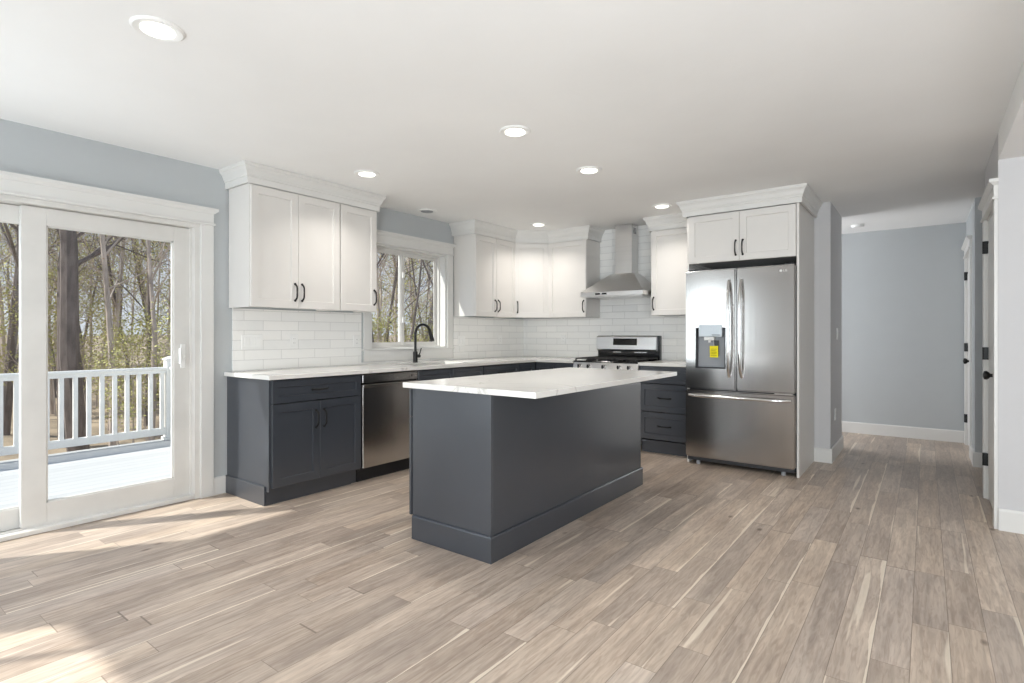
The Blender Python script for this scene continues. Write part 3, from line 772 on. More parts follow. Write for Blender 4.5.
# ---- dishwasher
r = root('dishwasher', (BXF, DWY0, 0), R_(90), 'stainless steel dishwasher under the counter', 'dishwasher')
W = DWY1 - DWY0
mb = MB(); mb.box(0.004, W - 0.004, 0.0, 0.57, 0.11, 0.868); mb.build('body', M['dark_plastic'], r)
mb = MB(); mb.box(0.004, W - 0.004, -0.026, -0.001, 0.806, 0.872, 0.003); mb.build('control_panel', M['steel'], r)
mb = MB(); mb.loft([[(0.004, y, z), (W - 0.004, y, z)] + [(W - 0.004, y2_, z2), (0.004, y2_, z2)] for (y, z, y2_, z2) in ((-0.001, 0.12, -0.0015, 0.12),)] * 1) if False else None
mb.box(0.004, W - 0.004, -0.026, -0.001, 0.118, 0.792, 0.004)
mb.box(0.004, W - 0.004, -0.036, -0.022, 0.770, 0.792, 0.003)
mb.build('door', M['steel'], r)
mb = MB(); mb.box(0.004, W - 0.004, -0.006, -0.001, 0.7925, 0.8055); mb.build('handle_recess', M['blackgloss'], r)
mb = MB(); mb.cyl((W - 0.075, -0.026, 0.842), (0, -1, 0), 0.008, 0.002, 14); mb.build('button', M['blackgloss'], r)
mb = MB(); mb.box(0.004, W - 0.004, 0.05, 0.066, 0.0, 0.109); mb.build('toe_kick', M['cab_dark'], r)

# ---- island
IX0, IX1, IY0, IY1 = -2.442, -1.832, 2.237, 4.105
r = root('kitchen_island', (IX0, IY1, 0), R_(-90), 'dark blue-grey kitchen island cabinet in the middle of the floor', 'kitchen island')
IL, ID = IY1 - IY0, IX1 - IX0
mb = MB(); mb.box(0.03, IL - 0.03, 0.0, ID - 0.001, TK - 0.02, CT0 - 0.001); mb.build('carcass', M['cab_slate'], r)
mb = MB(); mb.box(IL, IL + 0.012, 0.028, ID + 0.012, 0.0, CT0 - 0.001, 0.001); mb.build('end_panel', M['cab_slate'], r)
mb = MB(); mb.box(-0.012, 0.0, 0.004, ID + 0.012, 0.0, CT0 - 0.001, 0.001); mb.build('end_panel', M['cab_slate'], r)
mb = MB(); mb.box(0.0005, IL - 0.0005, ID, ID + 0.012, 0.0, CT0 - 0.001, 0.001); mb.build('back_panel', M['cab_slate'], r)
mb = MB()
pth = [(IL + 0.0125, 0.035), (IL + 0.0125, ID + 0.0125), (-0.0125, ID + 0.0125), (-0.0125, 0.035)]
sweep(mb, pth, [(0.0, 0.0005), (0.012, 0.0005), (0.012, 0.130), (0.009, 0.137), (0.0, 0.137)])
mb.build('plinth', M['cab_slate'], r)
mb = MB(); mb.box(0.001, IL - 0.001, 0.05, 0.068, 0.0, TK - 0.021); mb.build('toe_kick', M['cab_slate'], r)
n = 3
for i in range(n):
    a, b = 0.004 + i * (IL - 0.008) / n, 0.004 + (i + 1) * (IL - 0.008) / n
    drawer(r, a, b, DM, DT, M['cab_slate'])
    cabinet_door(r, a, (a + b) / 2, TK - 0.01, DM - 0.004, M['cab_slate'], (a + b) / 2 - 0.032, DM - 0.12)
    cabinet_door(r, (a + b) / 2, b, TK - 0.01, DM - 0.004, M['cab_slate'], (a + b) / 2 + 0.032, DM - 0.12)
mb = MB(); mb.box(-2.472, -1.516, 2.200, 4.095, CT0, CT1)
o = bevelmod(mb.build('island_countertop', M['quartz'])); tag(o, 'white veined quartz slab overhanging the kitchen island', 'countertop')

# ---- gas range
GW = RX1 - RX0
r = root('gas_range', (RX0, 5.225, 0), 0, 'stainless gas range with five knobs against the tiled back wall', 'range')
mb = MB(); mb.box(0.0, GW, 0.03, 0.62, 0.06, 0.898, 0.002); mb.build('body', M['dark_plastic'], r)
mb = MB(); mb.loft([[(0, y, z) for y, z in ((0.03, 0.795), (0.0, 0.80), (-0.005, 0.815), (0.018, 0.898), (0.03, 0.898))], [(GW, y, z) for y, z in ((0.03, 0.795), (0.0, 0.80), (-0.005, 0.815), (0.018, 0.898), (0.03, 0.898))]]); cp = mb.build('control_panel', M['steel_h'], r)
for kx in (-3.013, -2.899, -2.722, -2.545, -2.431):
    mb = MB(); mb.lathe((kx - RX0, 0.0, 0.856), [(0.026, 0.006), (0.026, -0.006), (0.021, -0.010), (0.019, -0.034), (0.016, -0.038), (0.001, -0.038)], 24, 'Y')
    kn_ = mb.build('knob', M['chrome'], r, smooth=True)
    mb = MB(); mb.box(kx - RX0 - 0.007, kx - RX0 + 0.007, -0.052, -0.036, 0.834, 0.878, 0.002); mb.build('grip', M['black'], kn_)
mb = MB(); mb.box(0.004, GW - 0.004, -0.005, 0.029, 0.235, 0.785, 0.004); dr = mb.build('oven_door', M['steel_h'], r)
mb = MB(); mb.box(0.09, GW - 0.09, -0.008, -0.0055, 0.34, 0.66, 0.001); mb.build('oven_window', M['blackgloss'], dr)
mb = MB(); mb.cyl((0.05, -0.045, 0.735), (1, 0, 0), 0.011, GW - 0.10, 16); mb.box(0.07, 0.09, -0.045, -0.005, 0.727, 0.743); mb.box(GW - 0.09, GW - 0.07, -0.045, -0.005, 0.727, 0.743); mb.build('handle', M['chrome'], dr, smooth=True)
mb = MB(); mb.box(0.004, GW - 0.004, -0.003, 0.029, 0.075, 0.228, 0.004); mb.build('storage_drawer', M['steel_h'], r)
for fx_, fy_ in ((0.05, 0.08), (GW - 0.05, 0.08), (0.05, 0.56), (GW - 0.05, 0.56)):
    mb = MB(); mb.cyl((fx_, fy_, 0), (0, 0, 1), 0.018, 0.06, 12); mb.build('foot', M['dark_plastic'], r)
mb = MB(); mb.box(0.0, GW, 0.010, 0.575, 0.8985, 0.913, 0.003); mb.build('cooktop', M['blackgloss'], r)
for bx_, by_, rr_ in ((0.14, 0.15, 0.045), (0.14, 0.44, 0.036), (GW / 2, 0.295, 0.05), (GW - 0.14, 0.15, 0.048), (GW - 0.14, 0.44, 0.033)):
    mb = MB(); mb.lathe((bx_, by_, 0.913), [(rr_ + 0.012, 0), (rr_ + 0.010, 0.008), (rr_, 0.009), (rr_, 0.016), (rr_ - 0.006, 0.019), (0.001, 0.019)], 24); mb.build('burner', M['iron'], r, smooth=True)
for gx0, gx1 in ((0.015, 0.255), (0.262, GW - 0.262), (GW - 0.255, GW - 0.015)):
    mb = MB(); z0, z1, b = 0.932, 0.944, 0.006
    for y in (0.03, 0.295, 0.555): mb.box(gx0, gx1, y - b, y + b, z0, z1, 0.002)
    for x in (gx0 + b, (gx0 + gx1) / 2, gx1 - b): mb.box(x - b, x + b, 0.036, 0.549, z0 + 0.0005, z1 + 0.0005, 0.002)
    for y in (0.10, 0.21, 0.38, 0.49): mb.box(gx0 + b, gx1 - b, y - 0.004, y + 0.004, z0 + 0.001, z1 - 0.001)
    for x in (gx0 + b, gx1 - b):
        for y in (0.03, 0.295, 0.555): mb.box(x - b, x + b, y - b, y + b, 0.9135, z0 + 0.001)
    mb.build('grate', M['iron'], r)
# backguard
bg0, bg1 = 0.0, GW
mb = MB(); mb.box(bg0, bg1, 0.576, 0.632, 0.8985, 1.185, 0.003); mb.build('backguard', M['blackgloss'], r)
mb = MB(); mb.loft([[(x, y, z) for y, z in ((0.575, 1.012), (0.556, 1.018), (0.548, 1.03), (0.556, 1.168), (0.566, 1.180), (0.575, 1.182))] for x in (-0.004, GW - 0.030)]); mb.build('control_console', M['steel_h'], r)
mb = MB(); mb.loft([[(x, y, z) for y, z in ((0.5535, 1.078), (0.5485, 1.078), (0.5525, 1.154), (0.5575, 1.154))] for x in (-2.894 - RX0, -2.600 - RX0)]); dsp = mb.build('display', M['blackgloss'], r)
for vx0, vx1 in ((0.20, 0.30), (GW - 0.30, GW - 0.15)):
    mb = MB(); mb.box(vx0, vx1, 0.570, 0.576, 0.992, 1.002); mb.build('vent_slot', M['chrome'], r)

# ---- range hood
HC = (RX0 + RX1) / 2
r = root('range_hood', (HC, BY - 0.011, 0), 0, 'stainless steel chimney range hood above the gas range', 'range hood')
hw, hd = 0.372, 0.49
mb = MB()
mb.box(-hw, hw, -hd, -0.001, 1.618, 1.664, 0.002); mb.build('rim', M['steel_h'], r)
secs = []
for t in [i / 8 for i in range(9)]:
    s = t; z = 1.665 + 0.222 * t
    k = (1 - t) ** 1.0 * 0.86 + 0.14 * (1 - t) ** 0.5 if t < 1 else 0
    wx = 0.125 + (hw - 0.125) * k; dy = 0.190 + (hd - 0.190) * k
    secs.append([(-wx, -0.001, z), (wx, -0.001, z), (wx, -dy, z), (-wx, -dy, z)])
mb = MB(); mb.loft(secs); mb.build('canopy', M['steel_h'], r, smooth=True)
mb = MB(); mb.box(-0.101, 0.101, -0.171, -0.001, 1.888, CH - 0.001, 0.001); ch = mb.build('chimney', M['steel_h'], r)
for k in range(5):
    mb = MB(); mb.box(0.1012, 0.1025, -0.13, -0.05, 2.335 + k * 0.014, 2.342 + k * 0.014); mb.build('vent_slot', M['blackgloss'], ch)
mb = MB(); mb.box(-hw + 0.03, hw - 0.03, -hd + 0.03, -0.03, 1.610, 1.6175); mb.build('filter', M['steel_h'], r)
for bx_ in (-0.155, -0.075):
    mb = MB(); mb.box(bx_ - 0.03, bx_ + 0.03, -hd - 0.003, -hd - 0.0003, 1.634, 1.652, 0.001); mb.build('button', M['blackgloss'], r)
mb = MB(); mb.cyl((0.0, -hd + 0.05, 1.609), (0, 0, -1), 0.02, 0.006, 16); mb.build('lamp', M['white_plastic'], r)

# ---- refrigerator
FX0, FX1, FY = -1.793, -0.870, 5.062
r = root('refrigerator', (FX0, FY, 0), 0, 'stainless french-door refrigerator with water dispenser and bottom freezer', 'refrigerator')
FW = FX1 - FX0; gp = 0.447
mb = MB(); mb.box(0.018, FW - 0.006, 0.065, 0.76, 0.035, 1.775, 0.003); mb.build('cabinet_body', M['dark_plastic'], r)
def fdoor(x0, x1, z0, z1, name, hole=None):
    mb = MB()
    if hole is None:
        mb.box(x0, x1, 0.0, 0.058, z0, z1, 0.010, 3)
    else:
        a, b, c, d = hole
        us_ = [x0, a, b, x1]; vz = [z0, c, d, z1]
        slab(mb, us_, vz, lambda u, v: not (a < u < b and c < v < d), 0.0, 0.058, 'XZ', dissolve=False)
        es = [e for e in mb.bm.edges if all(min(abs(v.co.x - x0), abs(v.co.x - x1), abs(v.co.z - z0), abs(v.co.z - z1)) < 1e-4 for v in e.verts) and (abs(e.verts[0].co.y) < 1e-4 and abs(e.verts[1].co.y) < 1e-4) and
              ((abs(e.verts[0].co.x - e.verts[1].co.x) < 1e-4 and min(abs(e.verts[0].co.x - x0), abs(e.verts[0].co.x - x1)) < 1e-4) or (abs(e.verts[0].co.z - e.verts[1].co.z) < 1e-4 and min(abs(e.verts[0].co.z - z0), abs(e.verts[0].co.z - z1)) < 1e-4))]
        bmesh.ops.bevel(mb.bm, geom=es, offset=0.010, segments=3, affect='EDGES')
    return mb.build(name, M['steel'], r, smooth=True)
hole = (0.092, 0.362, 0.890, 1.262)
ld = fdoor(0.0, gp, 0.700, 1.786, 'door', hole)
rd = fdoor(gp + 0.007, FW, 0.700, 1.786, 'door')
fz = fdoor(0.0, FW, 0.070, 0.690, 'freezer_drawer')
# dispenser
a, b, c, d = hole
mb = MB(); e = 0.0006
for bx_ in ((a + e, a + 0.010, 0.004, 0.058, c + e, d - e), (b - 0.010, b - e, 0.004, 0.058, c + e, d - e), (a + 0.010, b - 0.010, 0.004, 0.058, d - 0.012, d - e), (a + 0.010, b - 0.010, 0.004, 0.058, c + e, c + 0.012)): mb.box(*bx_)
mb.build('dispenser_surround', M['dark_plastic'], ld)
mb = MB(); mb.box(a + 0.0105, b - 0.0105, 0.050, 0.0575, c + 0.0125, d - 0.0125); mb.build('dispenser_back', M['grey_plastic'], ld)
mb = MB(); mb.box(a + 0.030, b - 0.030, -0.004, 0.0495, 1.178, d + 0.026, 0.004); mb.build('dispenser_pad', M['pad'], ld)
mb = MB(); mb.box(a + 0.15, b - 0.05, -0.0045, -0.0041, 1.19, 1.197); mb.build('dispenser_pad_print', M['dark_plastic'], ld)
mb = MB(); mb.box(a + 0.075, a + 0.165, 0.006, 0.0495, 1.145, 1.1775, 0.004); mb.cyl((a + 0.12, 0.03, 1.145), (0, 0, -1), 0.012, 0.02, 14); mb.build('dispenser_nozzle', M['white_plastic'], ld)
mb = MB(); mb.box(a + 0.16, a + 0.20, 0.03, 0.038, 1.00, 1.144, 0.002); mb.build('dispenser_paddle', M['dark_plastic'], ld)
# handles
def bow(pts, parent, r0=0.012, fl=(1.0, 1.0)):
    mb = MB(); mb.tube(pts, r0, 14, flat=fl); mb.build('handle', M['chrome'], parent, smooth=True)
def vhandle(x, lean, parent):
    pts = []
    for i in range(17):
        s = -1 + 2 * i / 16
        out = -0.002 - 0.052 * (1 - abs(s) ** 6) - 0.008 * (1 - s * s)
        pts.append((x + lean * (1 - s * s) * 0.014, out, 1.25 + s * 0.43))
    bow(pts, parent, 0.0135)
vhandle(gp - 0.055, 0.6, ld); vhandle(gp + 0.052, -0.6, rd)
pts = []
for i in range(17):
    s = -1 + 2 * i / 16
    pts.append((FW / 2 + s * 0.425, -0.002 - 0.050 * (1 - abs(s) ** 8) - 0.008 * (1 - s * s), 0.640))
bow(pts, fz, 0.0135)
mb = MB(); mb.box(0.012, FW - 0.012, 0.03, 0.06, 0.035, 0.066); mb.build('grille', M['dark_plastic'], r)
for x in (0.10, FW - 0.10):
    mb = MB(); mb.cyl((x, 0.055, 0), (0, 0, 1), 0.018, 0.034, 14); mb.build('foot', M['grey_plastic'], r)
for x in (0.05, FW - 0.05):
    mb = MB(); mb.box(x - 0.035, x + 0.035, 0.03, 0.12, 1.787, 1.802, 0.003); mb.build('hinge_cover', M['dark_plastic'], r)
mb = MB(); mb.box(FW - 0.16, FW - 0.02, -0.002, 0.03, 0.6915, 0.6985); mb.build('hinge', M['chrome'], r)
# emblem on the right door: a small disc with two letters
mb = MB(); mb.cyl((FW - 0.110, 0.0, 1.737), (0, -1, 0), 0.011, 0.0012, 24); mb.build('emblem', M['white_plastic'], rd)
fc = bpy.data.curves.new('emblem_letters', 'FONT'); fc.body = 'LG'; fc.size = 0.026; fc.extrude = 0.0005; fc.materials.append(M['white_plastic'])
tmp = bpy.data.objects.new('letters_tmp', fc); COL.objects.link(tmp); bpy.context.view_layer.update()
lm = bpy.data.meshes.new_from_object(tmp.evaluated_get(bpy.context.evaluated_depsgraph_get())); bpy.data.objects.remove(tmp)
fo = bpy.data.objects.new('emblem_letters', lm); COL.objects.link(fo); fo.parent = rd; fo.location = (FW - 0.092, -0.0008, 1.7285); fo.rotation_euler = (R_(90), 0, 0)
# yellow tag hanging in the dispenser
r = root('hang_tag', (FX0 + 0.256, FY + 0.012, 0.99), 0, 'small yellow paper tag hanging inside the refrigerator water dispenser', 'tag')
mb = MB(); mb.loft([[(x, 0.004 * math.sin(z * 60), z) for x in (-0.037, 0.037)] + [(x, 0.0008 + 0.004 * math.sin(z * 60), z) for x in (0.037, -0.037)] for z in [0.0, 0.03, 0.06, 0.09, 0.105]]); mb.build('card', M['yellow'], r)
mb = MB()
for k in range(5): mb.box(-0.026, 0.024 - 0.008 * (k % 2), -0.0052, -0.0046, 0.018 + k * 0.014, 0.021 + k * 0.014)
mb.build('print', M['print'], r)
mb = MB(); mb.tube([(0, 0.002, 0.104), (-0.004, 0.006, 0.13), (-0.008, 0.012, 0.152)], 0.0012, 6); mb.build('string', M['white_plastic'], r)

# ------------------------------------------------------------------ electrical plates
def plate(label, cat, loc, rz, gangs, kind, group):
    name = 'light_switch' if kind == 'switch' else 'electrical_outlet'
    r = root(name, loc, rz, label, cat, group)
    W = 0.072 + 0.050 * (gangs - 1); H = 0.114
    mb = MB(); mb.box(-W / 2, W / 2, -0.006, -0.0003, -H / 2, H / 2, 0.0025); mb.build('cover_plate', M['white_plastic'], r)
    for g in range(gangs):
        x = (g - (gangs - 1) / 2) * 0.046
        if kind == 'switch':
            mb = MB(); mb.loft([[(x - 0.0165, -0.006, -0.033), (x + 0.0165, -0.006, -0.033), (x + 0.0165, -0.006, 0.033), (x - 0.0165, -0.006, 0.033)], [(x - 0.016, -0.008, -0.032), (x + 0.016, -0.008, -0.032), (x + 0.016, -0.011, 0.032), (x - 0.016, -0.011, 0.032)]])
            mb.build('rocker', M['white_plastic'], r)
        else:
            mb = MB(); mb.box(x - 0.0165, x + 0.0165, -0.0075, -0.006, -0.033, 0.033, 0.001); s = mb.build('receptacle', M['white_plastic'], r)
            for dz in (-0.017, 0.017):
                for dx in (-0.006, 0.006):
                    mb = MB(); mb.box(x + dx - 0.001, x + dx + 0.001, -0.0079, -0.0076, dz - 0.004, dz + 0.004); mb.build('slot', M['dark_plastic'], s)
    return r
LWX = WX + 0.0096; TBY = BY - 0.0096
plate('wide three-gang white switch plate on the tiles nearest the patio door', 'light switch', (LWX, 2.215, 1.14), R_(90), 3, 'switch', 'white plates on the kitchen tiles')
plate('white outlet on the tiles under the double-door cabinet beside the patio door', 'outlet', (LWX, 2.572, 1.145), R_(90), 1, 'outlet', 'white plates on the kitchen tiles')
plate('white outlet on the tiles just left of the sink window', 'outlet', (LWX, 3.205, 1.135), R_(90), 1, 'outlet', 'white plates on the kitchen tiles')
plate('two-gang white switch plate on the tiles just right of the sink window', 'light switch', (LWX, 4.650, 1.125), R_(90), 2, 'switch', 'white plates on the kitchen tiles')
plate('white outlet on the window-wall tiles near the corner', 'outlet', (LWX, 5.360, 1.135), R_(90), 1, 'outlet', 'white plates on the kitchen tiles')
plate('white outlet on the back-wall tiles left of the range', 'outlet', (-3.620, TBY, 1.135), 0, 1, 'outlet', 'white plates on the kitchen tiles')
plate('white switch on the left side wall of the hallway', 'light switch', (-0.7126, 6.32, 1.205), R_(90), 1, 'switch', 'white plates on the hallway side wall')
plate('white outlet low on the left side wall of the hallway', 'outlet', (-0.7126, 6.18, 0.42), R_(90), 1, 'outlet', 'white plates on the hallway side wall')

# ------------------------------------------------------------------ recessed ceiling lights
def downlight(label, x, y, on=True, power=4.2):
    r = root('recessed_light' if on else 'ceiling_speaker', (x, y, CH), 0, label, 'ceiling light' if on else 'ceiling fixture', 'lit recessed ceiling lights' if on else None)
    mb = MB(); mb.lathe((0, 0, 0), [(0.096, -0.0005), (0.096, -0.004), (0.088, -0.010), (0.066, -0.009), (0.062, -0.0065)], 40); mb.build('trim_ring', M['white_plastic'], r, smooth=True)
    mb = MB(); mb.lathe((0, 0, 0), [(0.061, -0.0066), (0.060, -0.0105), (0.001, -0.012)], 32); mb.build('lens' if on else 'grille', M['lens'] if on else M['grey_plastic'], r, smooth=True)
    if on:
        ld_ = bpy.data.lights.new('downlight', 'AREA'); ld_.shape = 'DISK'; ld_.size = 0.11; ld_.energy = power; ld_.color = (1.0, 0.95, 0.89); ld_.spread = R_(125)
        lo = bpy.data.objects.new('downlight', ld_); COL.objects.link(lo); lo.parent = r; lo.location = (0, 0, -0.014)
    return r
downlight('large recessed ceiling light nearest the viewer, above the patio door side', -2.488, 0.911)
downlight('recessed ceiling light above the near end of the island', -2.0, 2.681)
downlight('recessed ceiling light in front of the cabinets beside the patio door', -3.434, 2.697)
downlight('recessed ceiling light above the far end of the island', -2.027, 3.647)
downlight('recessed ceiling light in front of the kitchen corner cabinets', -3.476, 5.098)
downlight('recessed ceiling light between range hood and refrigerator', -2.031, 5.085)
downlight('unlit round grey ceiling fixture above the sink', -3.99, 3.872, on=False)
r = root('smoke_detector', (-0.62, 7.30, CH), 0, 'small round white detector on the hallway ceiling', 'smoke detector')
mb = MB(); mb.lathe((0, 0, 0), [(0.065, -0.0005), (0.065, -0.012), (0.055, -0.030), (0.03, -0.036), (0.001, -0.036)], 28); mb.build('housing', M['white_plastic'], r, smooth=True)

# ------------------------------------------------------------------ deck
DZ = -0.10; PX, PY = -7.485, 2.875
mb = MB(); mb.box(PX - 0.10, WX - 0.151, -4.0, PY + 0.10, DZ - 0.04, DZ); struct(mb, 'deck_floor', M['deck'], 'pale grey deck boards outside the patio door')
def post(y, x=PX, parent=None):
    mb = MB(); mb.box(x - 0.055, x + 0.055, y - 0.055, y + 0.055, DZ, 0.955 - 0.06, 0.003)
    mb.box(x - 0.075, x + 0.075, y - 0.075, y + 0.075, DZ, DZ + 0.04, 0.004)
    p = mb.build('post', M['vinyl'], parent)
    mb = MB(); z = 0.885
    mb.loft([[(x - a, y - a, z_), (x + a, y - a, z_), (x + a, y + a, z_), (x - a, y + a, z_)] for a, z_ in ((0.066, z), (0.066, z + 0.018), (0.060, z + 0.020), (0.012, z + 0.045))]); mb.build('post_cap', M['vinyl'], p)
def railing(label, p0, p1, posts, first, step=0.1227, trim=(0, 0)):
    """rail run between two points of the deck edge"""
    r = root('deck_railing', (0, 0, 0), 0, label, 'railing')
    a, b = Vector(p0), Vector(p1); L = (b - a).length; d = (b - a).normalized()
    ang = math.atan2(d.y, d.x)
    R4 = Matrix.Translation((a.x, a.y, 0)) @ Matrix.Rotation(ang, 4, 'Z')
    def put(mb, name):
        bmesh.ops.transform(mb.bm, matrix=R4, verts=mb.bm.verts[:]); return mb.build(name, M['vinyl'], r)
    a0, a1 = 0.05 + trim[0] * 0.2, L - 0.05 - trim[1] * 0.2
    mb = MB(); mb.box(a0, a1, -0.035, 0.035, 0.765, 0.800, 0.006); mb.box(a0, a1, -0.022, 0.022, 0.725, 0.765); put(mb, 'top_rail')
    mb = MB(); mb.box(a0, a1, -0.025, 0.025, -0.030, 0.055, 0.004); put(mb, 'bottom_rail')
    x = first
    while x < L - 0.07:
        mb = MB(); mb.box(x - 0.020, x + 0.020, -0.019, 0.019, 0.05, 0.73); put(mb, 'baluster'); x += step
    for fx_ in (L * 0.5,) if L < 3 else (L - 0.85, L - 2.2):
        mb = MB(); mb.box(fx_ - 0.02, fx_ + 0.02, -0.02, 0.02, DZ, -0.029); put(mb, 'support_block')
    for q in posts: post(q[1], q[0], r)
railing('white vinyl deck railing along the far edge of the deck', (PX, 0.40), (PX, PY), [(PX, PY), (PX, 0.40)], 0.0606 + 0.115)
railing('white vinyl deck railing section at the left edge of the patio door view', (PX, -1.90), (PX, 0.40), [(PX, -1.90)], 0.12, trim=(0.0, 0.06))
railing('white vinyl side railing returning from the corner post toward the house', (PX, PY), (WX - 0.16, PY), [], 0.18, trim=(0.06, 0.0))

# ------------------------------------------------------------------ woods
def rnd(a, b): return random.uniform(a, b)
def grow(mb, p, d, L, r, level, maxl, tips, seg, kids, wob=0.16, up=0.05):
    n = 6 if level == 0 else 4 if level == 1 else 3
    pts = [p.copy()]; rs = [r]; dd = d.copy(); pos = p.copy()
    for i in range(n):
        dd = (dd + Vector((rnd(-1, 1), rnd(-1, 1), rnd(-0.6, 0.8))) * wob * (0.55 if level == 0 else 1) + Vector((0, 0, up))).normalized()
        pos = pos + dd * (L / n); pts.append(pos.copy()); rs.append(max(0.0028, r * (1 - 0.78 * (i + 1) / n)))
    mb.tube(pts, rs, seg[level], cap=False)
    if level >= maxl: tips.append(pts[-1]); tips.append(pts[1]); return
    for k in range(kids[level]):
        t = rnd(0.28 if level == 0 else 0.15, 0.98) * n; i = min(int(t), n - 1); f = t - i
        q = pts[i].lerp(pts[i + 1], f); rr0 = (rs[i] * (1 - f) + rs[i + 1] * f)
        a = rnd(0, 2 * math.pi); base = (pts[i + 1] - pts[i]).normalized()
        side = base.orthogonal().normalized(); side.rotate(Matrix.Rotation(a, 3, base))
        nd = (base * rnd(0.35, 1.0) + side * rnd(0.6, 1.0)).normalized()
        grow(mb, q, nd, L * rnd(0.28, 0.50) * (1.0 if level else 1 - 0.35 * t / n), max(0.003, rr0 * rnd(0.32, 0.55)), level + 1, maxl, tips, seg, kids, 0.22, 0.04)

def leaves(tips, per, spread, size):
    mb = MB(); bm = mb.bm
    for t in tips:
        for _ in range(per):
            c = t + Vector((rnd(-1, 1), rnd(-1, 1), rnd(-1, 1))) * spread
            a = Vector((rnd(-1, 1), rnd(-1, 1), rnd(-1, 1))).normalized() * size * rnd(0.6, 1.4)
            b = a.orthogonal().normalized() * a.length * rnd(0.4, 0.7)
            bm.faces.new([bm.verts.new(c - a), bm.verts.new(c + b), bm.verts.new(c + a), bm.verts.new(c - b)])
    return mb
def plain_build(mb, name, m, parent):
    me = bpy.data.meshes.new(name); mb.bm.to_mesh(me); mb.bm.free(); me.materials.append(m)
    o = bpy.data.objects.new(name, me); COL.objects.link(o); o.parent = parent; return o
def tree_proto(name, H, r, mt, kids=(13, 7, 4), maxl=3, leaf=None, lean=0.05, sides=(8, 5, 4, 3), first=0.0):
    rt = root(name, (0, 0, 0)); mb = MB(); tips = []
    grow(mb, Vector((0, 0, -0.15)), Vector((rnd(-lean, lean), rnd(-lean, lean), 1)).normalized(), H, r, 0, maxl, tips, sides, kids)
    plain_build(mb, 'trunk', mt, rt)
    if leaf:
        plain_build(leaves([t for t in tips if random.random() < leaf[4]], leaf[1], leaf[2], leaf[3]), 'foliage', leaf[0], rt)
    return rt
GZ = -1.6
mb = MB(); bm = mb.bm
gx = [-70 + i * 2.4 for i in range(28)]; gy = [-14 + j * 2.6 for j in range(34)]
def ghz(x, y): return GZ + 0.045 * max(0, -x - 9) + 0.10 * math.sin(x * 0.7 + y * 0.5) + 0.07 * math.sin(y * 1.3 - x * 0.3)
grid = [[bm.verts.new((x, y, ghz(x, y))) for y in gy] for x in gx]
for i in range(len(gx) - 1):
    for j in range(len(gy) - 1): bm.faces.new((grid[i][j], grid[i + 1][j], grid[i + 1][j + 1], grid[i][j + 1]))
struct(mb, 'ground', M['ground'], 'brown leaf-covered ground of the woods')

F = Vector((-math.sin(0.64674), math.cos(0.64674))); Rr = Vector((math.cos(0.64674), math.sin(0.64674)))
def at(px_, dist):
    v = (F + Rr * (px_ - 512) / 548.76) * dist; return v.x, v.y
protos = {
 'a': tree_proto('bare_tree', 13, 0.11, M['bark'], leaf=(M['leaf_brown'], 2, 0.25, 0.030, 0.5)),
 'b': tree_proto('bare_tree', 11, 0.085, M['bark_pale'], kids=(12, 7, 4), leaf=(M['leaf_brown'], 2, 0.3, 0.03, 0.5), lean=0.12),
 'c': tree_proto('budding_tree', 7.5, 0.06, M['bark_pale'], kids=(14, 8, 4), leaf=(M['leaf_lime'], 5, 0.28, 0.034, 0.8), lean=0.15),
 'd': tree_proto('slender_tree', 9, 0.05, M['bark'], kids=(11, 6, 4), leaf=(M['leaf_lime'], 2, 0.25, 0.03, 0.6), lean=0.1),
 'p': tree_proto('pine_tree', 14, 0.20, M['bark'], kids=(16, 8, 5), leaf=(M['leaf_pine'], 14, 0.28, 0.030, 1.0), lean=0.03),
 's': tree_proto('young_shrub', 2.6, 0.022, M['bark_pale'], kids=(12, 6, 3), leaf=(M['leaf_lime'], 3, 0.16, 0.028, 0.8), lean=0.25, sides=(5, 4, 3, 3)),
}
used = set()
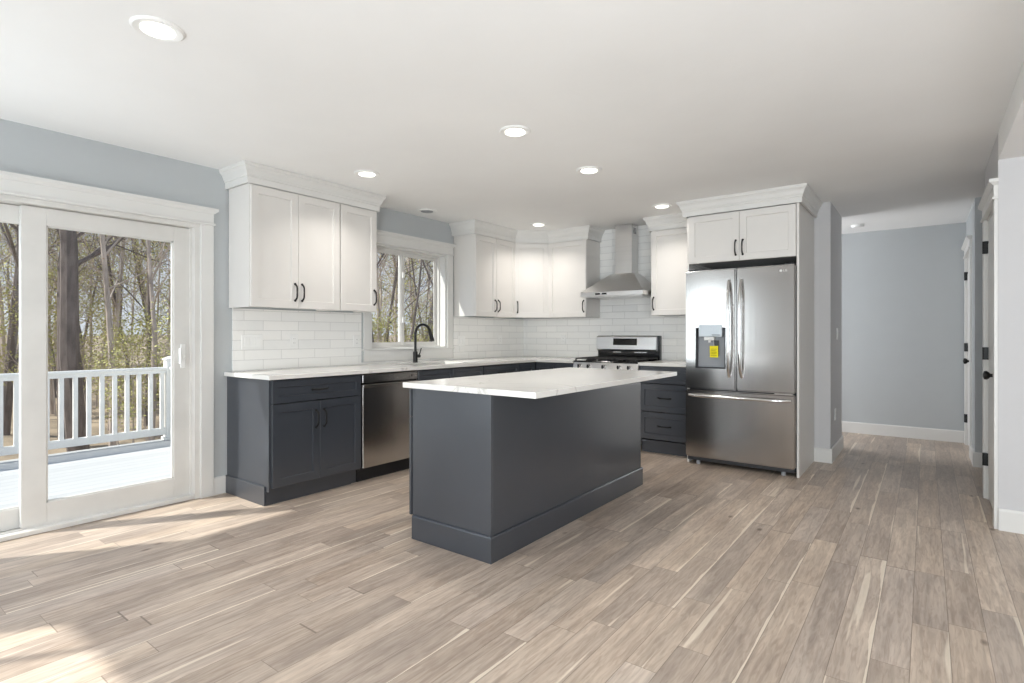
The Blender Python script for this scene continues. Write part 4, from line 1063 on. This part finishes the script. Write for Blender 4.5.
def plant(k, px_, dist, sc=1.0, label='', grp=None, rz=None):
    p = protos[k]
    o = p if k not in used else copy_tree(p)
    used.add(k)
    x, y = at(px_, dist)
    o.location = (x, y, ghz(x, y)); o.scale = (sc, sc, sc); o.rotation_euler.z = rnd(0, 6.28) if rz is None else rz
    cat = 'shrub' if k == 's' else 'tree'
    tag(o, label, cat, grp)
    return o
# the ones that stand out
plant('p', 80, 11.5, 1.0, 'thickest dark pine trunk seen through the patio door')
plant('a', 64, 12.5, 1.0, 'dark leaning trunk just left of the thickest pine beyond the deck')
plant('b', 150, 12.0, 0.8, 'grey forked tree behind the right end of the deck railing')
plant('b', 112, 12.0, 0.9, 'thin crooked tree in the middle of the patio door view')
plant('a', 4, 13.0, 1.0, 'dark trunk seen through the left pane of the patio door')
plant('a', 382, 15.0, 1.0, 'dark trunk in the left pane of the sink window')
plant('a', 425, 17.0, 1.0, 'dark trunk in the right pane of the sink window')
G1, G2 = 'woodland trees beyond the deck', 'woodland trees seen through the sink window'
L1 = {'a': 'bare brown woodland tree among those beyond the deck', 'b': 'bare grey woodland tree among those beyond the deck', 'c': 'yellow-green budding tree among the woods beyond the deck', 'd': 'slender brown woodland tree among those beyond the deck', 'p': 'dark green pine among the woods beyond the deck', 's': 'low yellow-green shrub on the ground beyond the deck'}
L2 = {k: v.replace('beyond the deck', 'seen through the sink window') for k, v in L1.items()}
for lo, hi, G, LL, lists in ((-12, 186, G1, L1, (('b', 8, 16, 26), ('c', 13, 15, 30), ('d', 12, 14, 26), ('a', 5, 18, 34), ('s', 16, 11, 19), ('p', 1, 24, 30))),
                             (366, 444, G2, L2, (('b', 4, 16, 28), ('c', 6, 24, 34), ('d', 6, 14, 26), ('a', 3, 20, 34), ('s', 9, 12, 19)))):
    for k, n, d0, d1_ in lists:
        for i in range(n):
            px_ = lo + (hi - lo) * (i + rnd(0.1, 0.9)) / n
            plant(k, px_, rnd(d0, d1_), rnd(0.8, 1.2), LL[k], G + (' (%s)' % {'a': 'brown', 'b': 'grey', 'c': 'budding', 'd': 'slender', 'p': 'pine', 's': 'shrubs'}[k]))
